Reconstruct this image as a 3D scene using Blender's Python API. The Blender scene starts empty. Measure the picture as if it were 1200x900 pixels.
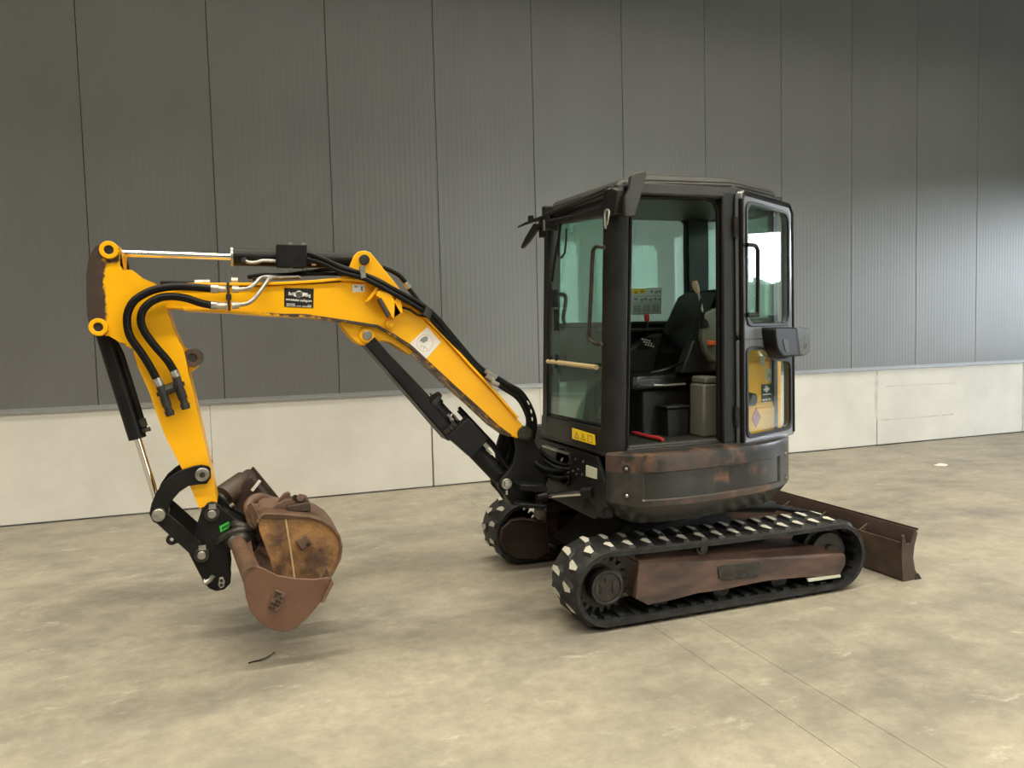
import bpy, bmesh, math, random
from mathutils import Vector, Matrix

random.seed(7)
SC = bpy.context.scene
COL = SC.collection
PI = math.pi
rad = math.radians

# ------------------------------------------------------------------ camera
cam_data = bpy.data.cameras.new('camera')
cam_data.sensor_fit = 'HORIZONTAL'
cam_data.sensor_width = 36.0
cam_data.lens = 27.0
cam_data.clip_end = 300
cam = bpy.data.objects.new('camera', cam_data)
COL.objects.link(cam)
_yaw, _pitch, _roll = 0.34266, 0.063207, -0.026197
_f = Vector((math.sin(_yaw) * math.cos(_pitch), math.cos(_yaw) * math.cos(_pitch), -math.sin(_pitch)))
_r = Vector((math.cos(_yaw), -math.sin(_yaw), 0))
_u = _r.cross(_f)
_r2 = _r * math.cos(_roll) + _u * math.sin(_roll)
_u2 = _u * math.cos(_roll) - _r * math.sin(_roll)
cam.matrix_world = Matrix(((_r2.x, _u2.x, -_f.x, 0.0), (_r2.y, _u2.y, -_f.y, -7.2485), (_r2.z, _u2.z, -_f.z, 1.4538), (0, 0, 0, 1)))
SC.camera = cam

# ------------------------------------------------------------------ sky, lamps, exposure
SC.view_settings.view_transform = 'Standard'
SC.view_settings.look = 'None'
SC.view_settings.gamma = 1.0
SC.view_settings.use_curve_mapping = False
SC.view_settings.exposure = 0.45
world = bpy.data.worlds.new('overcast_sky')
SC.world = world
world.use_nodes = True
_bg = world.node_tree.nodes['Background']
_bg.inputs['Color'].default_value = (0.86, 0.93, 1.0, 1)
_bg.inputs['Strength'].default_value = 15.0


def strip_lamp(x, y, z, length, width, power, color, spread=150):
    l = bpy.data.lights.new('strip_lamp', 'AREA')
    l.shape = 'RECTANGLE'
    l.size = length
    l.size_y = width
    l.energy = power
    l.color = color
    l.spread = rad(spread)
    o = bpy.data.objects.new('strip_lamp', l)
    o.location = (x, y, z)
    COL.objects.link(o)
    return o


WARM = (1.0, 0.915, 0.74)
for ly, pw, sp in ((-1.7, 185, 100), (-5.6, 420, 125), (-9.5, 400, 135), (-13.4, 170, 140)):
    strip_lamp(1.0, ly, 6.3, 17.0, 0.22, pw, WARM, sp)


# ------------------------------------------------------------------ materials
def mat(name, c1, c2=None, rough=0.5, metal=0.0, scale=6.0, detail=5.0, bump=0.0, bscale=60.0, lo=0.35, hi=0.65,
        spec=0.5, stretch=(1, 1, 1), rvar=0.0, coat=0.0):
    m = bpy.data.materials.new(name)
    m.use_nodes = True
    nt = m.node_tree
    b = nt.nodes['Principled BSDF']
    b.inputs['Roughness'].default_value = rough
    b.inputs['Metallic'].default_value = metal
    b.inputs['Specular IOR Level'].default_value = spec
    b.inputs['Coat Weight'].default_value = coat
    b.inputs['Base Color'].default_value = (*c1, 1)
    if c2 is None and bump == 0:
        return m
    tc = nt.nodes.new('ShaderNodeTexCoord')
    mp = nt.nodes.new('ShaderNodeMapping')
    mp.inputs['Scale'].default_value = stretch
    nt.links.new(tc.outputs['Object'], mp.inputs['Vector'])
    if c2 is not None:
        n = nt.nodes.new('ShaderNodeTexNoise')
        n.inputs['Scale'].default_value = scale
        n.inputs['Detail'].default_value = detail
        n.inputs['Roughness'].default_value = 0.62
        nt.links.new(mp.outputs[0], n.inputs['Vector'])
        r = nt.nodes.new('ShaderNodeMapRange')
        r.inputs['From Min'].default_value = lo
        r.inputs['From Max'].default_value = hi
        nt.links.new(n.outputs['Fac'], r.inputs['Value'])
        mx = nt.nodes.new('ShaderNodeMix')
        mx.data_type = 'RGBA'
        mx.inputs[6].default_value = (*c1, 1)
        mx.inputs[7].default_value = (*c2, 1)
        nt.links.new(r.outputs[0], mx.inputs[0])
        nt.links.new(mx.outputs[2], b.inputs['Base Color'])
        if rvar:
            rr = nt.nodes.new('ShaderNodeMapRange')
            rr.inputs['To Min'].default_value = rough
            rr.inputs['To Max'].default_value = min(1, rough + rvar)
            nt.links.new(r.outputs[0], rr.inputs['Value'])
            nt.links.new(rr.outputs[0], b.inputs['Roughness'])
    if bump:
        n2 = nt.nodes.new('ShaderNodeTexNoise')
        n2.inputs['Scale'].default_value = bscale
        n2.inputs['Detail'].default_value = 4
        nt.links.new(mp.outputs[0], n2.inputs['Vector'])
        bp = nt.nodes.new('ShaderNodeBump')
        bp.inputs['Strength'].default_value = bump
        bp.inputs['Distance'].default_value = 0.01
        nt.links.new(n2.outputs['Fac'], bp.inputs['Height'])
        nt.links.new(bp.outputs[0], b.inputs['Normal'])
    return m


def glass_mat(name, tint, dust=0.05, ior=1.5):
    m = bpy.data.materials.new(name)
    m.use_nodes = True
    nt = m.node_tree
    nt.nodes.clear()
    out = nt.nodes.new('ShaderNodeOutputMaterial')
    tr = nt.nodes.new('ShaderNodeBsdfTransparent')
    tr.inputs[0].default_value = (*tint, 1)
    df = nt.nodes.new('ShaderNodeBsdfDiffuse')
    df.inputs[0].default_value = (0.62, 0.70, 0.66, 1)
    m1 = nt.nodes.new('ShaderNodeMixShader')
    m1.inputs[0].default_value = dust
    nt.links.new(tr.outputs[0], m1.inputs[1])
    nt.links.new(df.outputs[0], m1.inputs[2])
    gl = nt.nodes.new('ShaderNodeBsdfGlossy')
    gl.inputs['Roughness'].default_value = 0.015
    gl.inputs['Color'].default_value = (0.95, 1.0, 0.98, 1)
    fr = nt.nodes.new('ShaderNodeFresnel')
    geo = nt.nodes.new('ShaderNodeNewGeometry')       # the same reflection on the way in and on the way out
    io = nt.nodes.new('ShaderNodeMapRange')
    io.inputs['To Min'].default_value = ior
    io.inputs['To Max'].default_value = 1.0 / ior
    nt.links.new(geo.outputs['Backfacing'], io.inputs['Value'])
    nt.links.new(io.outputs[0], fr.inputs[0])
    m2 = nt.nodes.new('ShaderNodeMixShader')
    nt.links.new(fr.outputs[0], m2.inputs[0])
    nt.links.new(m1.outputs[0], m2.inputs[1])
    nt.links.new(gl.outputs[0], m2.inputs[2])
    nt.links.new(m2.outputs[0], out.inputs['Surface'])
    return m


M = {}
M['panel'] = mat('wall_panel_coating', (0.150, 0.153, 0.153), (0.166, 0.169, 0.168), rough=0.40, metal=0.15, scale=1.3, spec=0.9, stretch=(1, 1, 0.5), bump=0.02, bscale=30)
M['flash'] = mat('flashing_steel', (0.33, 0.34, 0.35), rough=0.35, metal=0.3)
M['plinth'] = mat('concrete_plinth', (0.64, 0.62, 0.56), (0.74, 0.72, 0.66), rough=0.8, scale=1.4, detail=8, bump=0.08, bscale=25)
M['joint'] = mat('joint_filler', (0.10, 0.10, 0.09), rough=0.9)
M['ceiling'] = mat('ceiling_sheet', (0.20, 0.20, 0.19), rough=0.7)
M['yellow'] = mat('yellow_paint', (0.92, 0.450, 0.002), (0.95, 0.48, 0.003), rough=0.36, scale=3, bump=0.03, bscale=18, spec=0.4, coat=0.1)
M['black'] = mat('black_paint', (0.005, 0.005, 0.0055), (0.011, 0.011, 0.012), rough=0.38, spec=0.25, scale=9, bump=0.03, bscale=40, rvar=0.15)
M['cab'] = mat('cab_paint', (0.008, 0.008, 0.0085), (0.013, 0.013, 0.013), rough=0.33, spec=0.32, scale=5, bump=0.02, bscale=70, rvar=0.12)
M['roof'] = mat('dusty_roof_plastic', (0.024, 0.024, 0.0235), (0.052, 0.051, 0.048), rough=0.5, scale=6, lo=0.3, hi=0.7)
M['plastic'] = mat('black_plastic', (0.005, 0.005, 0.006), rough=0.42, spec=0.3)
M['interior'] = mat('interior_plastic', (0.007, 0.007, 0.007), (0.010, 0.010, 0.010), rough=0.5, scale=8)
M['greyplastic'] = mat('grey_plastic', (0.12, 0.12, 0.095), (0.145, 0.145, 0.115), rough=0.5, scale=4)
M['midplastic'] = mat('dark_grey_plastic', (0.035, 0.038, 0.033), rough=0.5)
M['leather'] = mat('seat_vinyl', (0.004, 0.004, 0.0045), rough=0.26, spec=0.35)
M['rubber'] = mat('track_rubber', (0.009, 0.0095, 0.010), (0.024, 0.025, 0.025), rough=0.55, spec=0.35, scale=14, bump=0.1, bscale=60)
M['lugtop'] = mat('lug_scuffed_top', (0.56, 0.55, 0.47), (0.40, 0.39, 0.34), rough=0.8, scale=20, lo=0.3, hi=0.8)
M['hose'] = mat('hose_rubber', (0.004, 0.004, 0.0045), rough=0.42, spec=0.22, bump=0.05, bscale=200)
M['chrome'] = mat('chrome', (0.75, 0.74, 0.72), rough=0.10, metal=1.0)
M['steel'] = mat('zinc_steel', (0.50, 0.49, 0.46), (0.30, 0.29, 0.27), rough=0.36, metal=0.85, scale=30)
M['darksteel'] = mat('oily_steel', (0.060, 0.055, 0.050), (0.028, 0.026, 0.024), rough=0.42, metal=0.5, scale=25)
M['brown'] = mat('worn_brown_steel', (0.060, 0.032, 0.024), (0.095, 0.052, 0.038), rough=0.6, scale=7, detail=8, bump=0.12, bscale=35, metal=0.1)
M['frame'] = mat('dirty_frame_steel', (0.040, 0.026, 0.021), (0.128, 0.073, 0.054), rough=0.48, scale=5, lo=0.36, hi=0.62, detail=8, bump=0.08, bscale=35, stretch=(0.6, 1, 2))
M['bladesteel'] = mat('blade_steel', (0.036, 0.024, 0.018), (0.092, 0.060, 0.041), rough=0.5, lo=0.3, hi=0.7, scale=8, detail=8, bump=0.08, bscale=40)
M['rust'] = mat('rusty_bucket_steel', (0.080, 0.043, 0.026), (0.40, 0.205, 0.072), rough=0.55, scale=5.5, detail=14, bump=0.5, bscale=32, lo=0.38, hi=0.63)
M['rust2'] = mat('rust_pink_steel', (0.085, 0.048, 0.032), (0.175, 0.100, 0.064), rough=0.55, scale=9, detail=8, bump=0.15, bscale=45)
M['bucketred'] = mat('red_brown_bucket_paint', (0.105, 0.050, 0.031), (0.155, 0.080, 0.052), rough=0.40, scale=5, lo=0.3, hi=0.7, detail=7, bump=0.08, bscale=40)
M['brass'] = mat('tan_bar_varnish', (0.60, 0.47, 0.25), rough=0.35)
M['red'] = mat('red_plastic', (0.45, 0.02, 0.015), rough=0.35)
M['orange'] = mat('orange_red_plastic', (0.80, 0.12, 0.04), rough=0.35)
M['redtool'] = mat('red_painted_steel', (0.38, 0.02, 0.03), (0.50, 0.04, 0.05), rough=0.4, scale=30)
M['knob'] = mat('tan_knob', (0.55, 0.40, 0.27), rough=0.45)
M['white'] = mat('white_print', (0.78, 0.77, 0.73), rough=0.5)
M['paper'] = mat('white_paper', (0.80, 0.80, 0.76), rough=0.8)
M['ink'] = mat('black_print', (0.015, 0.014, 0.014), rough=0.35)
M['greyink'] = mat('grey_print', (0.23, 0.24, 0.24), rough=0.5)
M['pinkink'] = mat('pink_print', (0.75, 0.45, 0.45), rough=0.5)
M['stickyellow'] = mat('sticker_yellow', (0.88, 0.66, 0.02), rough=0.4)
M['amberink'] = mat('amber_print', (0.50, 0.26, 0.01), rough=0.4)
M['green'] = mat('green_sticker', (0.03, 0.48, 0.05), rough=0.35)
M['mauve'] = mat('mauve_print', (0.38, 0.09, 0.11), rough=0.5)
M['lens'] = mat('pale_reflector', (0.55, 0.58, 0.47), rough=0.2)
M['silverpaint'] = mat('door_inner_paint', (0.120, 0.128, 0.143), (0.145, 0.152, 0.166), rough=0.22, spec=0.7, scale=5, coat=0.5)  # blue-grey raised to carry the daylight on the door frame; latch cap silver
M['glass'] = glass_mat('cab_glass', (0.80, 0.965, 0.915), 0.05)
M['tinted'] = glass_mat('dirty_tinted_glass', (0.30, 0.36, 0.33), 0.03)
M['darkbrown'] = mat('shaded_guard_steel', (0.030, 0.018, 0.014), (0.050, 0.029, 0.022), rough=0.6, scale=6)  # brown steel with the shade around the far guard put into its colour
M['doorglass'] = glass_mat('door_glass', (0.94, 0.985, 0.968), 0.010, 1.5)
M['mirrorglass'] = mat('mirror_glass', (0.8, 0.8, 0.8), rough=0.03, metal=1.0)
M['chart'] = mat('chart_card', (0.66, 0.68, 0.65), rough=0.5)
M['scuff'] = mat('grey_scuff', (0.50, 0.48, 0.43), (0.66, 0.63, 0.57), rough=0.8, scale=9)
M['weld'] = mat('bright_weld', (0.50, 0.36, 0.20), rough=0.5)
M['twig'] = mat('twig_bark', (0.03, 0.022, 0.015), rough=0.9)
M['leafy'] = mat('hedge_green', (0.012, 0.022, 0.012), (0.02, 0.036, 0.018), rough=0.9, scale=2)
_pc = bpy.data.materials.new('added_translucent_sheet')
_pc.use_nodes = True
_pn = _pc.node_tree
_pn.nodes.clear()
_po = _pn.nodes.new('ShaderNodeOutputMaterial')
_pt = _pn.nodes.new('ShaderNodeBsdfTranslucent')
_pt.inputs[0].default_value = (0.60, 0.60, 0.56, 1)
_pn.links.new(_pt.outputs[0], _po.inputs['Surface'])
M['sheet'] = _pc
M['asphalt'] = mat('yard_paving', (0.035, 0.035, 0.035), rough=0.9)


def floor_material():
    m = bpy.data.materials.new('power_floated_concrete')
    m.use_nodes = True
    nt = m.node_tree
    b = nt.nodes['Principled BSDF']
    g = nt.nodes.new('ShaderNodeNewGeometry')

    def noise(scale, detail, stretch, rough=0.6):
        mp = nt.nodes.new('ShaderNodeMapping')
        mp.inputs['Scale'].default_value = stretch
        nt.links.new(g.outputs['Position'], mp.inputs['Vector'])
        n = nt.nodes.new('ShaderNodeTexNoise')
        n.inputs['Scale'].default_value = scale
        n.inputs['Detail'].default_value = detail
        n.inputs['Roughness'].default_value = rough
        nt.links.new(mp.outputs[0], n.inputs['Vector'])
        return n

    def rng(n, a, c, d=0.0, e=1.0):
        r = nt.nodes.new('ShaderNodeMapRange')
        for k, v in zip(('From Min', 'From Max', 'To Min', 'To Max'), (a, c, d, e)):
            r.inputs[k].default_value = v
        nt.links.new(n.outputs[0], r.inputs['Value'])
        return r

    def mix(f, a, c, blend='MIX'):
        x = nt.nodes.new('ShaderNodeMix')
        x.data_type = 'RGBA'
        x.blend_type = blend
        if hasattr(f, 'outputs'):
            nt.links.new(f.outputs[0], x.inputs[0])
        else:
            x.inputs[0].default_value = f
        for s, v in ((6, a), (7, c)):
            if isinstance(v, tuple):
                x.inputs[s].default_value = (*v, 1)
            else:
                nt.links.new(v.outputs[2], x.inputs[s])
        return x

    big = rng(noise(0.95, 9, (0.9, 1.0, 1), 0.66), 0.40, 0.60)
    mid = rng(noise(2.9, 11, (0.9, 1.1, 1), 0.72), 0.42, 0.60)
    fine = rng(noise(13.0, 10, (1, 1, 1), 0.78), 0.36, 0.66)
    pale = rng(noise(4.5, 12, (0.6, 1.2, 1), 0.80), 0.57, 0.70)
    spots = rng(noise(3.3, 12, (0.8, 1.1, 1), 0.75), 0.655, 0.70)
    c = mix(big, (0.190, 0.180, 0.152), (0.350, 0.318, 0.250))
    m2 = nt.nodes.new('ShaderNodeMath')
    m2.operation = 'MULTIPLY'
    m2.inputs[1].default_value = 0.55
    nt.links.new(mid.outputs[0], m2.inputs[0])
    c = mix(m2, c, (0.440, 0.398, 0.310))
    f2 = nt.nodes.new('ShaderNodeMath')
    f2.operation = 'MULTIPLY'
    f2.inputs[1].default_value = 0.6
    nt.links.new(fine.outputs[0], f2.inputs[0])
    c = mix(f2, c, (0.205, 0.182, 0.148))
    p2 = nt.nodes.new('ShaderNodeMath')
    p2.operation = 'MULTIPLY'
    p2.inputs[1].default_value = 0.75
    nt.links.new(pale.outputs[0], p2.inputs[0])
    c = mix(p2, c, (0.580, 0.545, 0.450))
    s2 = nt.nodes.new('ShaderNodeMath')
    s2.operation = 'MULTIPLY'
    s2.inputs[1].default_value = 0.5
    nt.links.new(spots.outputs[0], s2.inputs[0])
    c = mix(s2, c, (0.20, 0.145, 0.110))
    nt.links.new(c.outputs[2], b.inputs['Base Color'])
    rr = rng(noise(2.0, 8, (0.6, 1.2, 1)), 0.3, 0.7, 0.38, 0.60)
    nt.links.new(rr.outputs[0], b.inputs['Roughness'])
    b.inputs['Specular IOR Level'].default_value = 0.45
    bp = nt.nodes.new('ShaderNodeBump')
    bp.inputs['Strength'].default_value = 0.08
    bp.inputs['Distance'].default_value = 0.004
    nt.links.new(fine.outputs[0], bp.inputs['Height'])
    nt.links.new(bp.outputs[0], b.inputs['Normal'])
    return m


def worn_material(name, base, base2, worn, worn2, attr_scale=18.0, rough=0.4, spread=0.5, amount=0.5):
    """Paint with worn-through areas: the mesh attribute 'wear' (0..1) says where the paint has gone."""
    m = bpy.data.materials.new(name)
    m.use_nodes = True
    nt = m.node_tree
    b = nt.nodes['Principled BSDF']
    tc = nt.nodes.new('ShaderNodeTexCoord')
    at = nt.nodes.new('ShaderNodeAttribute')
    at.attribute_name = 'wear'
    n = nt.nodes.new('ShaderNodeTexNoise')
    n.inputs['Scale'].default_value = attr_scale
    n.inputs['Detail'].default_value = 9
    n.inputs['Roughness'].default_value = 0.68
    nt.links.new(tc.outputs['Object'], n.inputs['Vector'])
    s = nt.nodes.new('ShaderNodeMath')
    s.operation = 'SUBTRACT'
    s.inputs[1].default_value = 0.5
    nt.links.new(n.outputs['Fac'], s.inputs[0])
    k = nt.nodes.new('ShaderNodeMath')
    k.operation = 'MULTIPLY_ADD'
    k.inputs[1].default_value = spread * 2
    nt.links.new(s.outputs[0], k.inputs[0])
    nt.links.new(at.outputs['Fac'], k.inputs[2])
    r = nt.nodes.new('ShaderNodeMapRange')
    r.inputs['From Min'].default_value = amount - 0.08
    r.inputs['From Max'].default_value = amount + 0.08
    nt.links.new(k.outputs[0], r.inputs['Value'])
    n2 = nt.nodes.new('ShaderNodeTexNoise')
    n2.inputs['Scale'].default_value = 11
    n2.inputs['Detail'].default_value = 6
    nt.links.new(tc.outputs['Object'], n2.inputs['Vector'])
    r2 = nt.nodes.new('ShaderNodeMapRange')
    r2.inputs['From Min'].default_value = 0.50
    r2.inputs['From Max'].default_value = 0.72
    nt.links.new(n2.outputs['Fac'], r2.inputs['Value'])

    def mx(f, a, c):
        x = nt.nodes.new('ShaderNodeMix')
        x.data_type = 'RGBA'
        nt.links.new(f.outputs[0], x.inputs[0])
        for q, v in ((6, a), (7, c)):
            if isinstance(v, tuple):
                x.inputs[q].default_value = (*v, 1)
            else:
                nt.links.new(v.outputs[2], x.inputs[q])
        return x
    c1 = mx(r2, base, base2)
    c2 = mx(r2, worn, worn2)
    c = mx(r, c1, c2)
    nt.links.new(c.outputs[2], b.inputs['Base Color'])
    rr = nt.nodes.new('ShaderNodeMapRange')
    rr.inputs['To Min'].default_value = rough
    rr.inputs['To Max'].default_value = rough + 0.2
    nt.links.new(r.outputs[0], rr.inputs['Value'])
    nt.links.new(rr.outputs[0], b.inputs['Roughness'])
    return m


M['floor'] = floor_material()
M['skirtpaint'] = worn_material('scuffed_skirt_paint', (0.022, 0.022, 0.022), (0.040, 0.039, 0.037), (0.060, 0.037, 0.027), (0.165, 0.076, 0.033), 15.0, 0.30, 0.8, 0.5)
M['yellowworn'] = worn_material('worn_yellow_paint', (0.92, 0.450, 0.002), (0.95, 0.48, 0.003), (0.045, 0.026, 0.019), (0.075, 0.042, 0.028), 16.0, 0.34, 0.55, 0.5)

# ------------------------------------------------------------------ mesh helpers


class MB:
    """Collects shapes, given in room coordinates, for one mesh object."""

    def __init__(self):
        self.v, self.f = [], []

    def add(self, v, f):
        n = len(self.v)
        self.v += [tuple(p) for p in v]
        self.f += [tuple(i + n for i in q) for q in f]
        return self

    def box(self, x0, x1, y0, y1, z0, z1):
        return self.hexa([(x0, y0), (x1, y0), (x1, y1), (x0, y1)], z0, z1)

    def hexa(self, o, z0, z1, o2=None):
        o2 = o2 or o
        n = len(o)
        v = [(p[0], p[1], z0) for p in o] + [(p[0], p[1], z1) for p in o2]
        f = [tuple(range(n - 1, -1, -1)), tuple(range(n, 2 * n))]
        f += [(i, (i + 1) % n, n + (i + 1) % n, n + i) for i in range(n)]
        return self.add(v, f)

    def prism_y(self, o, y0, y1, o2=None):
        """outline in X,Z extruded along Y"""
        o2 = o2 or o
        n = len(o)
        v = [(p[0], y0, p[1]) for p in o] + [(p[0], y1, p[1]) for p in o2]
        f = [tuple(range(n)), tuple(range(2 * n - 1, n - 1, -1))]
        f += [(i, n + i, n + (i + 1) % n, (i + 1) % n) for i in range(n)]
        return self.add(v, f)

    def prism_x(self, o, x0, x1):
        n = len(o)
        v = [(x0, p[0], p[1]) for p in o] + [(x1, p[0], p[1]) for p in o]
        f = [tuple(range(n)), tuple(range(2 * n - 1, n - 1, -1))]
        f += [(i, n + i, n + (i + 1) % n, (i + 1) % n) for i in range(n)]
        return self.add(v, f)

    def ribbon_y(self, path, t, y0, y1):
        """an open line in X,Z given thickness t (to its left) and a width along Y"""
        n = len(path)
        off = []
        for i, p in enumerate(path):
            a = Vector(path[max(i - 1, 0)])
            c = Vector(path[min(i + 1, n - 1)])
            d = (c - a).normalized()
            off.append((p[0] - d.y * t, p[1] + d.x * t))
        v, f = [], []
        for i in range(n):
            v += [(path[i][0], y0, path[i][1]), (path[i][0], y1, path[i][1]), (off[i][0], y1, off[i][1]), (off[i][0], y0, off[i][1])]
        for i in range(n - 1):
            a, b = 4 * i, 4 * i + 4
            for k in range(4):
                f.append((a + k, a + (k + 1) % 4, b + (k + 1) % 4, b + k))
        f += [(3, 2, 1, 0), (4 * n - 4, 4 * n - 3, 4 * n - 2, 4 * n - 1)]
        return self.add(v, f)

    def tube(self, pts, r, seg=10, smooth=0, caps=True):
        pts = [Vector(p) for p in pts]
        rs = list(r) if isinstance(r, (list, tuple)) else [r] * len(pts)
        if smooth and len(pts) > 2:
            q, qr = [], []
            n = len(pts)
            for i in range(n - 1):
                p0, p1, p2, p3 = pts[max(i - 1, 0)], pts[i], pts[i + 1], pts[min(i + 2, n - 1)]
                for k in range(smooth):
                    t = k / smooth
                    q.append(0.5 * (2 * p1 + (p2 - p0) * t + (2 * p0 - 5 * p1 + 4 * p2 - p3) * t * t + (3 * p1 - p0 - 3 * p2 + p3) * t ** 3))
                    qr.append(rs[i] * (1 - t) + rs[i + 1] * t)
            q.append(pts[-1])
            qr.append(rs[-1])
            pts, rs = q, qr
        n = len(pts)
        v, f = [], []
        ref = None
        for i in range(n):
            d = (pts[min(i + 1, n - 1)] - pts[max(i - 1, 0)]).normalized()
            if ref is None:
                ref = Vector((0, 0, 1)) if abs(d.z) < 0.9 else Vector((1, 0, 0))
            a = (ref - d * ref.dot(d)).normalized()
            ref = a
            b = d.cross(a)
            for k in range(seg):
                th = 2 * PI * k / seg
                v.append(pts[i] + (a * math.cos(th) + b * math.sin(th)) * rs[i])
        for i in range(n - 1):
            for k in range(seg):
                k2 = (k + 1) % seg
                f.append((i * seg + k, i * seg + k2, (i + 1) * seg + k2, (i + 1) * seg + k))
        if caps:
            f.append(tuple(range(seg - 1, -1, -1)))
            f.append(tuple(range((n - 1) * seg, n * seg)))
        return self.add(v, f)

    def cyl(self, a, b, r, r2=None, seg=20):
        return self.tube([a, b], [r, r if r2 is None else r2], seg)

    def disc_y(self, x, z, y0, y1, r, seg=24, r2=None):
        return self.cyl((x, y0, z), (x, y1, z), r, r2, seg)

    def ring_y(self, x, z, y0, y1, ro, ri, seg=28):
        v, f = [], []
        for k in range(seg):
            c, s = math.cos(2 * PI * k / seg), math.sin(2 * PI * k / seg)
            v += [(x + ro * c, y0, z + ro * s), (x + ro * c, y1, z + ro * s), (x + ri * c, y1, z + ri * s), (x + ri * c, y0, z + ri * s)]
        for k in range(seg):
            a, b = 4 * k, 4 * ((k + 1) % seg)
            for j in range(4):
                f.append((a + j, b + j, b + (j + 1) % 4, a + (j + 1) % 4))
        return self.add(v, f)

    def obox(self, c, ax, ay, az):
        """box about c with half-axis vectors"""
        c, ax, ay, az = Vector(c), Vector(ax), Vector(ay), Vector(az)
        v = [c + i * ax + j * ay + k * az for k in (-1, 1) for j in (-1, 1) for i in (-1, 1)]
        return self.add(v, [(0, 2, 3, 1), (4, 5, 7, 6), (0, 1, 5, 4), (1, 3, 7, 5), (3, 2, 6, 7), (2, 0, 4, 6)])

    def frame(self, outer, inner, t, to3):
        """a flat ring between two outlines of equal count, thickness t; to3(u, w, depth) places it"""
        n = len(outer)
        v = [to3(*p, 0) for p in outer] + [to3(*p, 0) for p in inner] + [to3(*p, t) for p in outer] + [to3(*p, t) for p in inner]
        f = []
        for i in range(n):
            j = (i + 1) % n
            f += [(i, j, n + j, n + i), (2 * n + i, 3 * n + i, 3 * n + j, 2 * n + j), (i, 2 * n + i, 2 * n + j, j), (n + i, n + j, 3 * n + j, 3 * n + i)]
        return self.add(v, f)

    def slab(self, o, t, to3):
        n = len(o)
        v = [to3(*p, 0) for p in o] + [to3(*p, t) for p in o]
        f = [tuple(range(n)), tuple(range(2 * n - 1, n - 1, -1))]
        f += [(i, n + i, n + (i + 1) % n, (i + 1) % n) for i in range(n)]
        return self.add(v, f)


def rrect(u0, u1, w0, w1, r, seg=5):
    o = []
    for cx, cy, a0 in ((u1 - r, w0 + r, -90), (u1 - r, w1 - r, 0), (u0 + r, w1 - r, 90), (u0 + r, w0 + r, 180)):
        for k in range(seg + 1):
            a = rad(a0 + 90 * k / seg)
            o.append((cx + r * math.cos(a), cy + r * math.sin(a)))
    return o


ORIGIN = {}


def obj(name, mb, material, parent=None, bevel=0.0, smooth=False, kind=None, label=None, seg=2):
    """ONE mesh object; room coordinates become coordinates about the thing it belongs to"""
    org = Vector((0, 0, 0))
    p = parent
    while p is not None:
        if p.name in ORIGIN:
            org = Vector(ORIGIN[p.name])
        p = p.parent
    me = bpy.data.meshes.new(name)
    me.from_pydata([tuple(Vector(v) - org) for v in mb.v], [], mb.f)
    bm = bmesh.new()
    bm.from_mesh(me)
    bmesh.ops.recalc_face_normals(bm, faces=bm.faces)
    bm.to_mesh(me)
    bm.free()
    for m in (material if isinstance(material, (list, tuple)) else [material]):
        me.materials.append(M[m] if isinstance(m, str) else m)
    o = bpy.data.objects.new(name, me)
    COL.objects.link(o)
    if parent:
        o.parent = parent
    if smooth or bevel:
        for pl in me.polygons:
            pl.use_smooth = True
        try:
            me.set_sharp_from_angle(angle=rad(38))
        except Exception:
            pass
    if bevel:
        b = o.modifiers.new('bevel', 'BEVEL')
        b.width = bevel
        b.segments = seg
        b.limit_method = 'ANGLE'
        b.angle_limit = rad(35)
        b.harden_normals = False
    if kind:
        o['kind'] = kind
    if label:
        o['label'] = label
    return o


def thing(name, label, cat, loc, group=None):
    o = bpy.data.objects.new(name, None)
    o.empty_display_size = 0.2
    COL.objects.link(o)
    o.location = loc
    o['label'] = label
    o['category'] = cat
    if group:
        o['group'] = group
    ORIGIN[o.name] = loc
    return o


def text_mb(s, size, origin, ux, uz, depth=0.0006, width=None, bold=0.0):
    """lettering as a thin mesh: origin = left end of its baseline, ux = reading direction, uz = up"""
    cu = bpy.data.curves.new('lettering', 'FONT')
    cu.body = s
    cu.size = size
    cu.extrude = depth
    cu.offset = bold
    cu.resolution_u = 3
    o = bpy.data.objects.new('lettering', cu)
    COL.objects.link(o)
    dg = bpy.context.evaluated_depsgraph_get()
    me = bpy.data.meshes.new_from_object(o.evaluated_get(dg))
    w = max([v.co.x for v in me.vertices] or [1])
    k = (width / w) if width else 1.0
    ux, uz = Vector(ux).normalized(), Vector(uz).normalized()
    un = ux.cross(uz)
    mb = MB()
    mb.add([Vector(origin) + ux * v.co.x * k + uz * v.co.y + un * v.co.z for v in me.vertices], [tuple(p.vertices) for p in me.polygons])
    bpy.data.objects.remove(o)
    bpy.data.curves.remove(cu)
    bpy.data.meshes.remove(me)
    return mb


def circle2(cx, cy, r, seg=20, a0=0, a1=360):
    full = abs(a1 - a0) >= 360
    n = seg if full else seg + 1
    return [(cx + r * math.cos(rad(a0 + (a1 - a0) * k / seg)), cy + r * math.sin(rad(a0 + (a1 - a0) * k / seg))) for k in range(n)]


# ------------------------------------------------------------------ the hall
XL, XR, YF, ZC = -10.0, 16.0, -18.0, 7.4
floor = obj('floor', MB().box(XL, XR, YF, 0.3, -0.30, -0.02), 'joint', kind='structure')
for x0, x1 in ((XL, 1.873), (1.8755, 2.129), (2.1315, XR)):
    obj('floor_slab', MB().box(x0, x1, YF, 0.0, -0.02, 0.0), 'floor', floor)

wall = obj('wall_back', MB().box(XL, XR, 0.10, 0.3, 0, ZC), 'joint', kind='structure')
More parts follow.
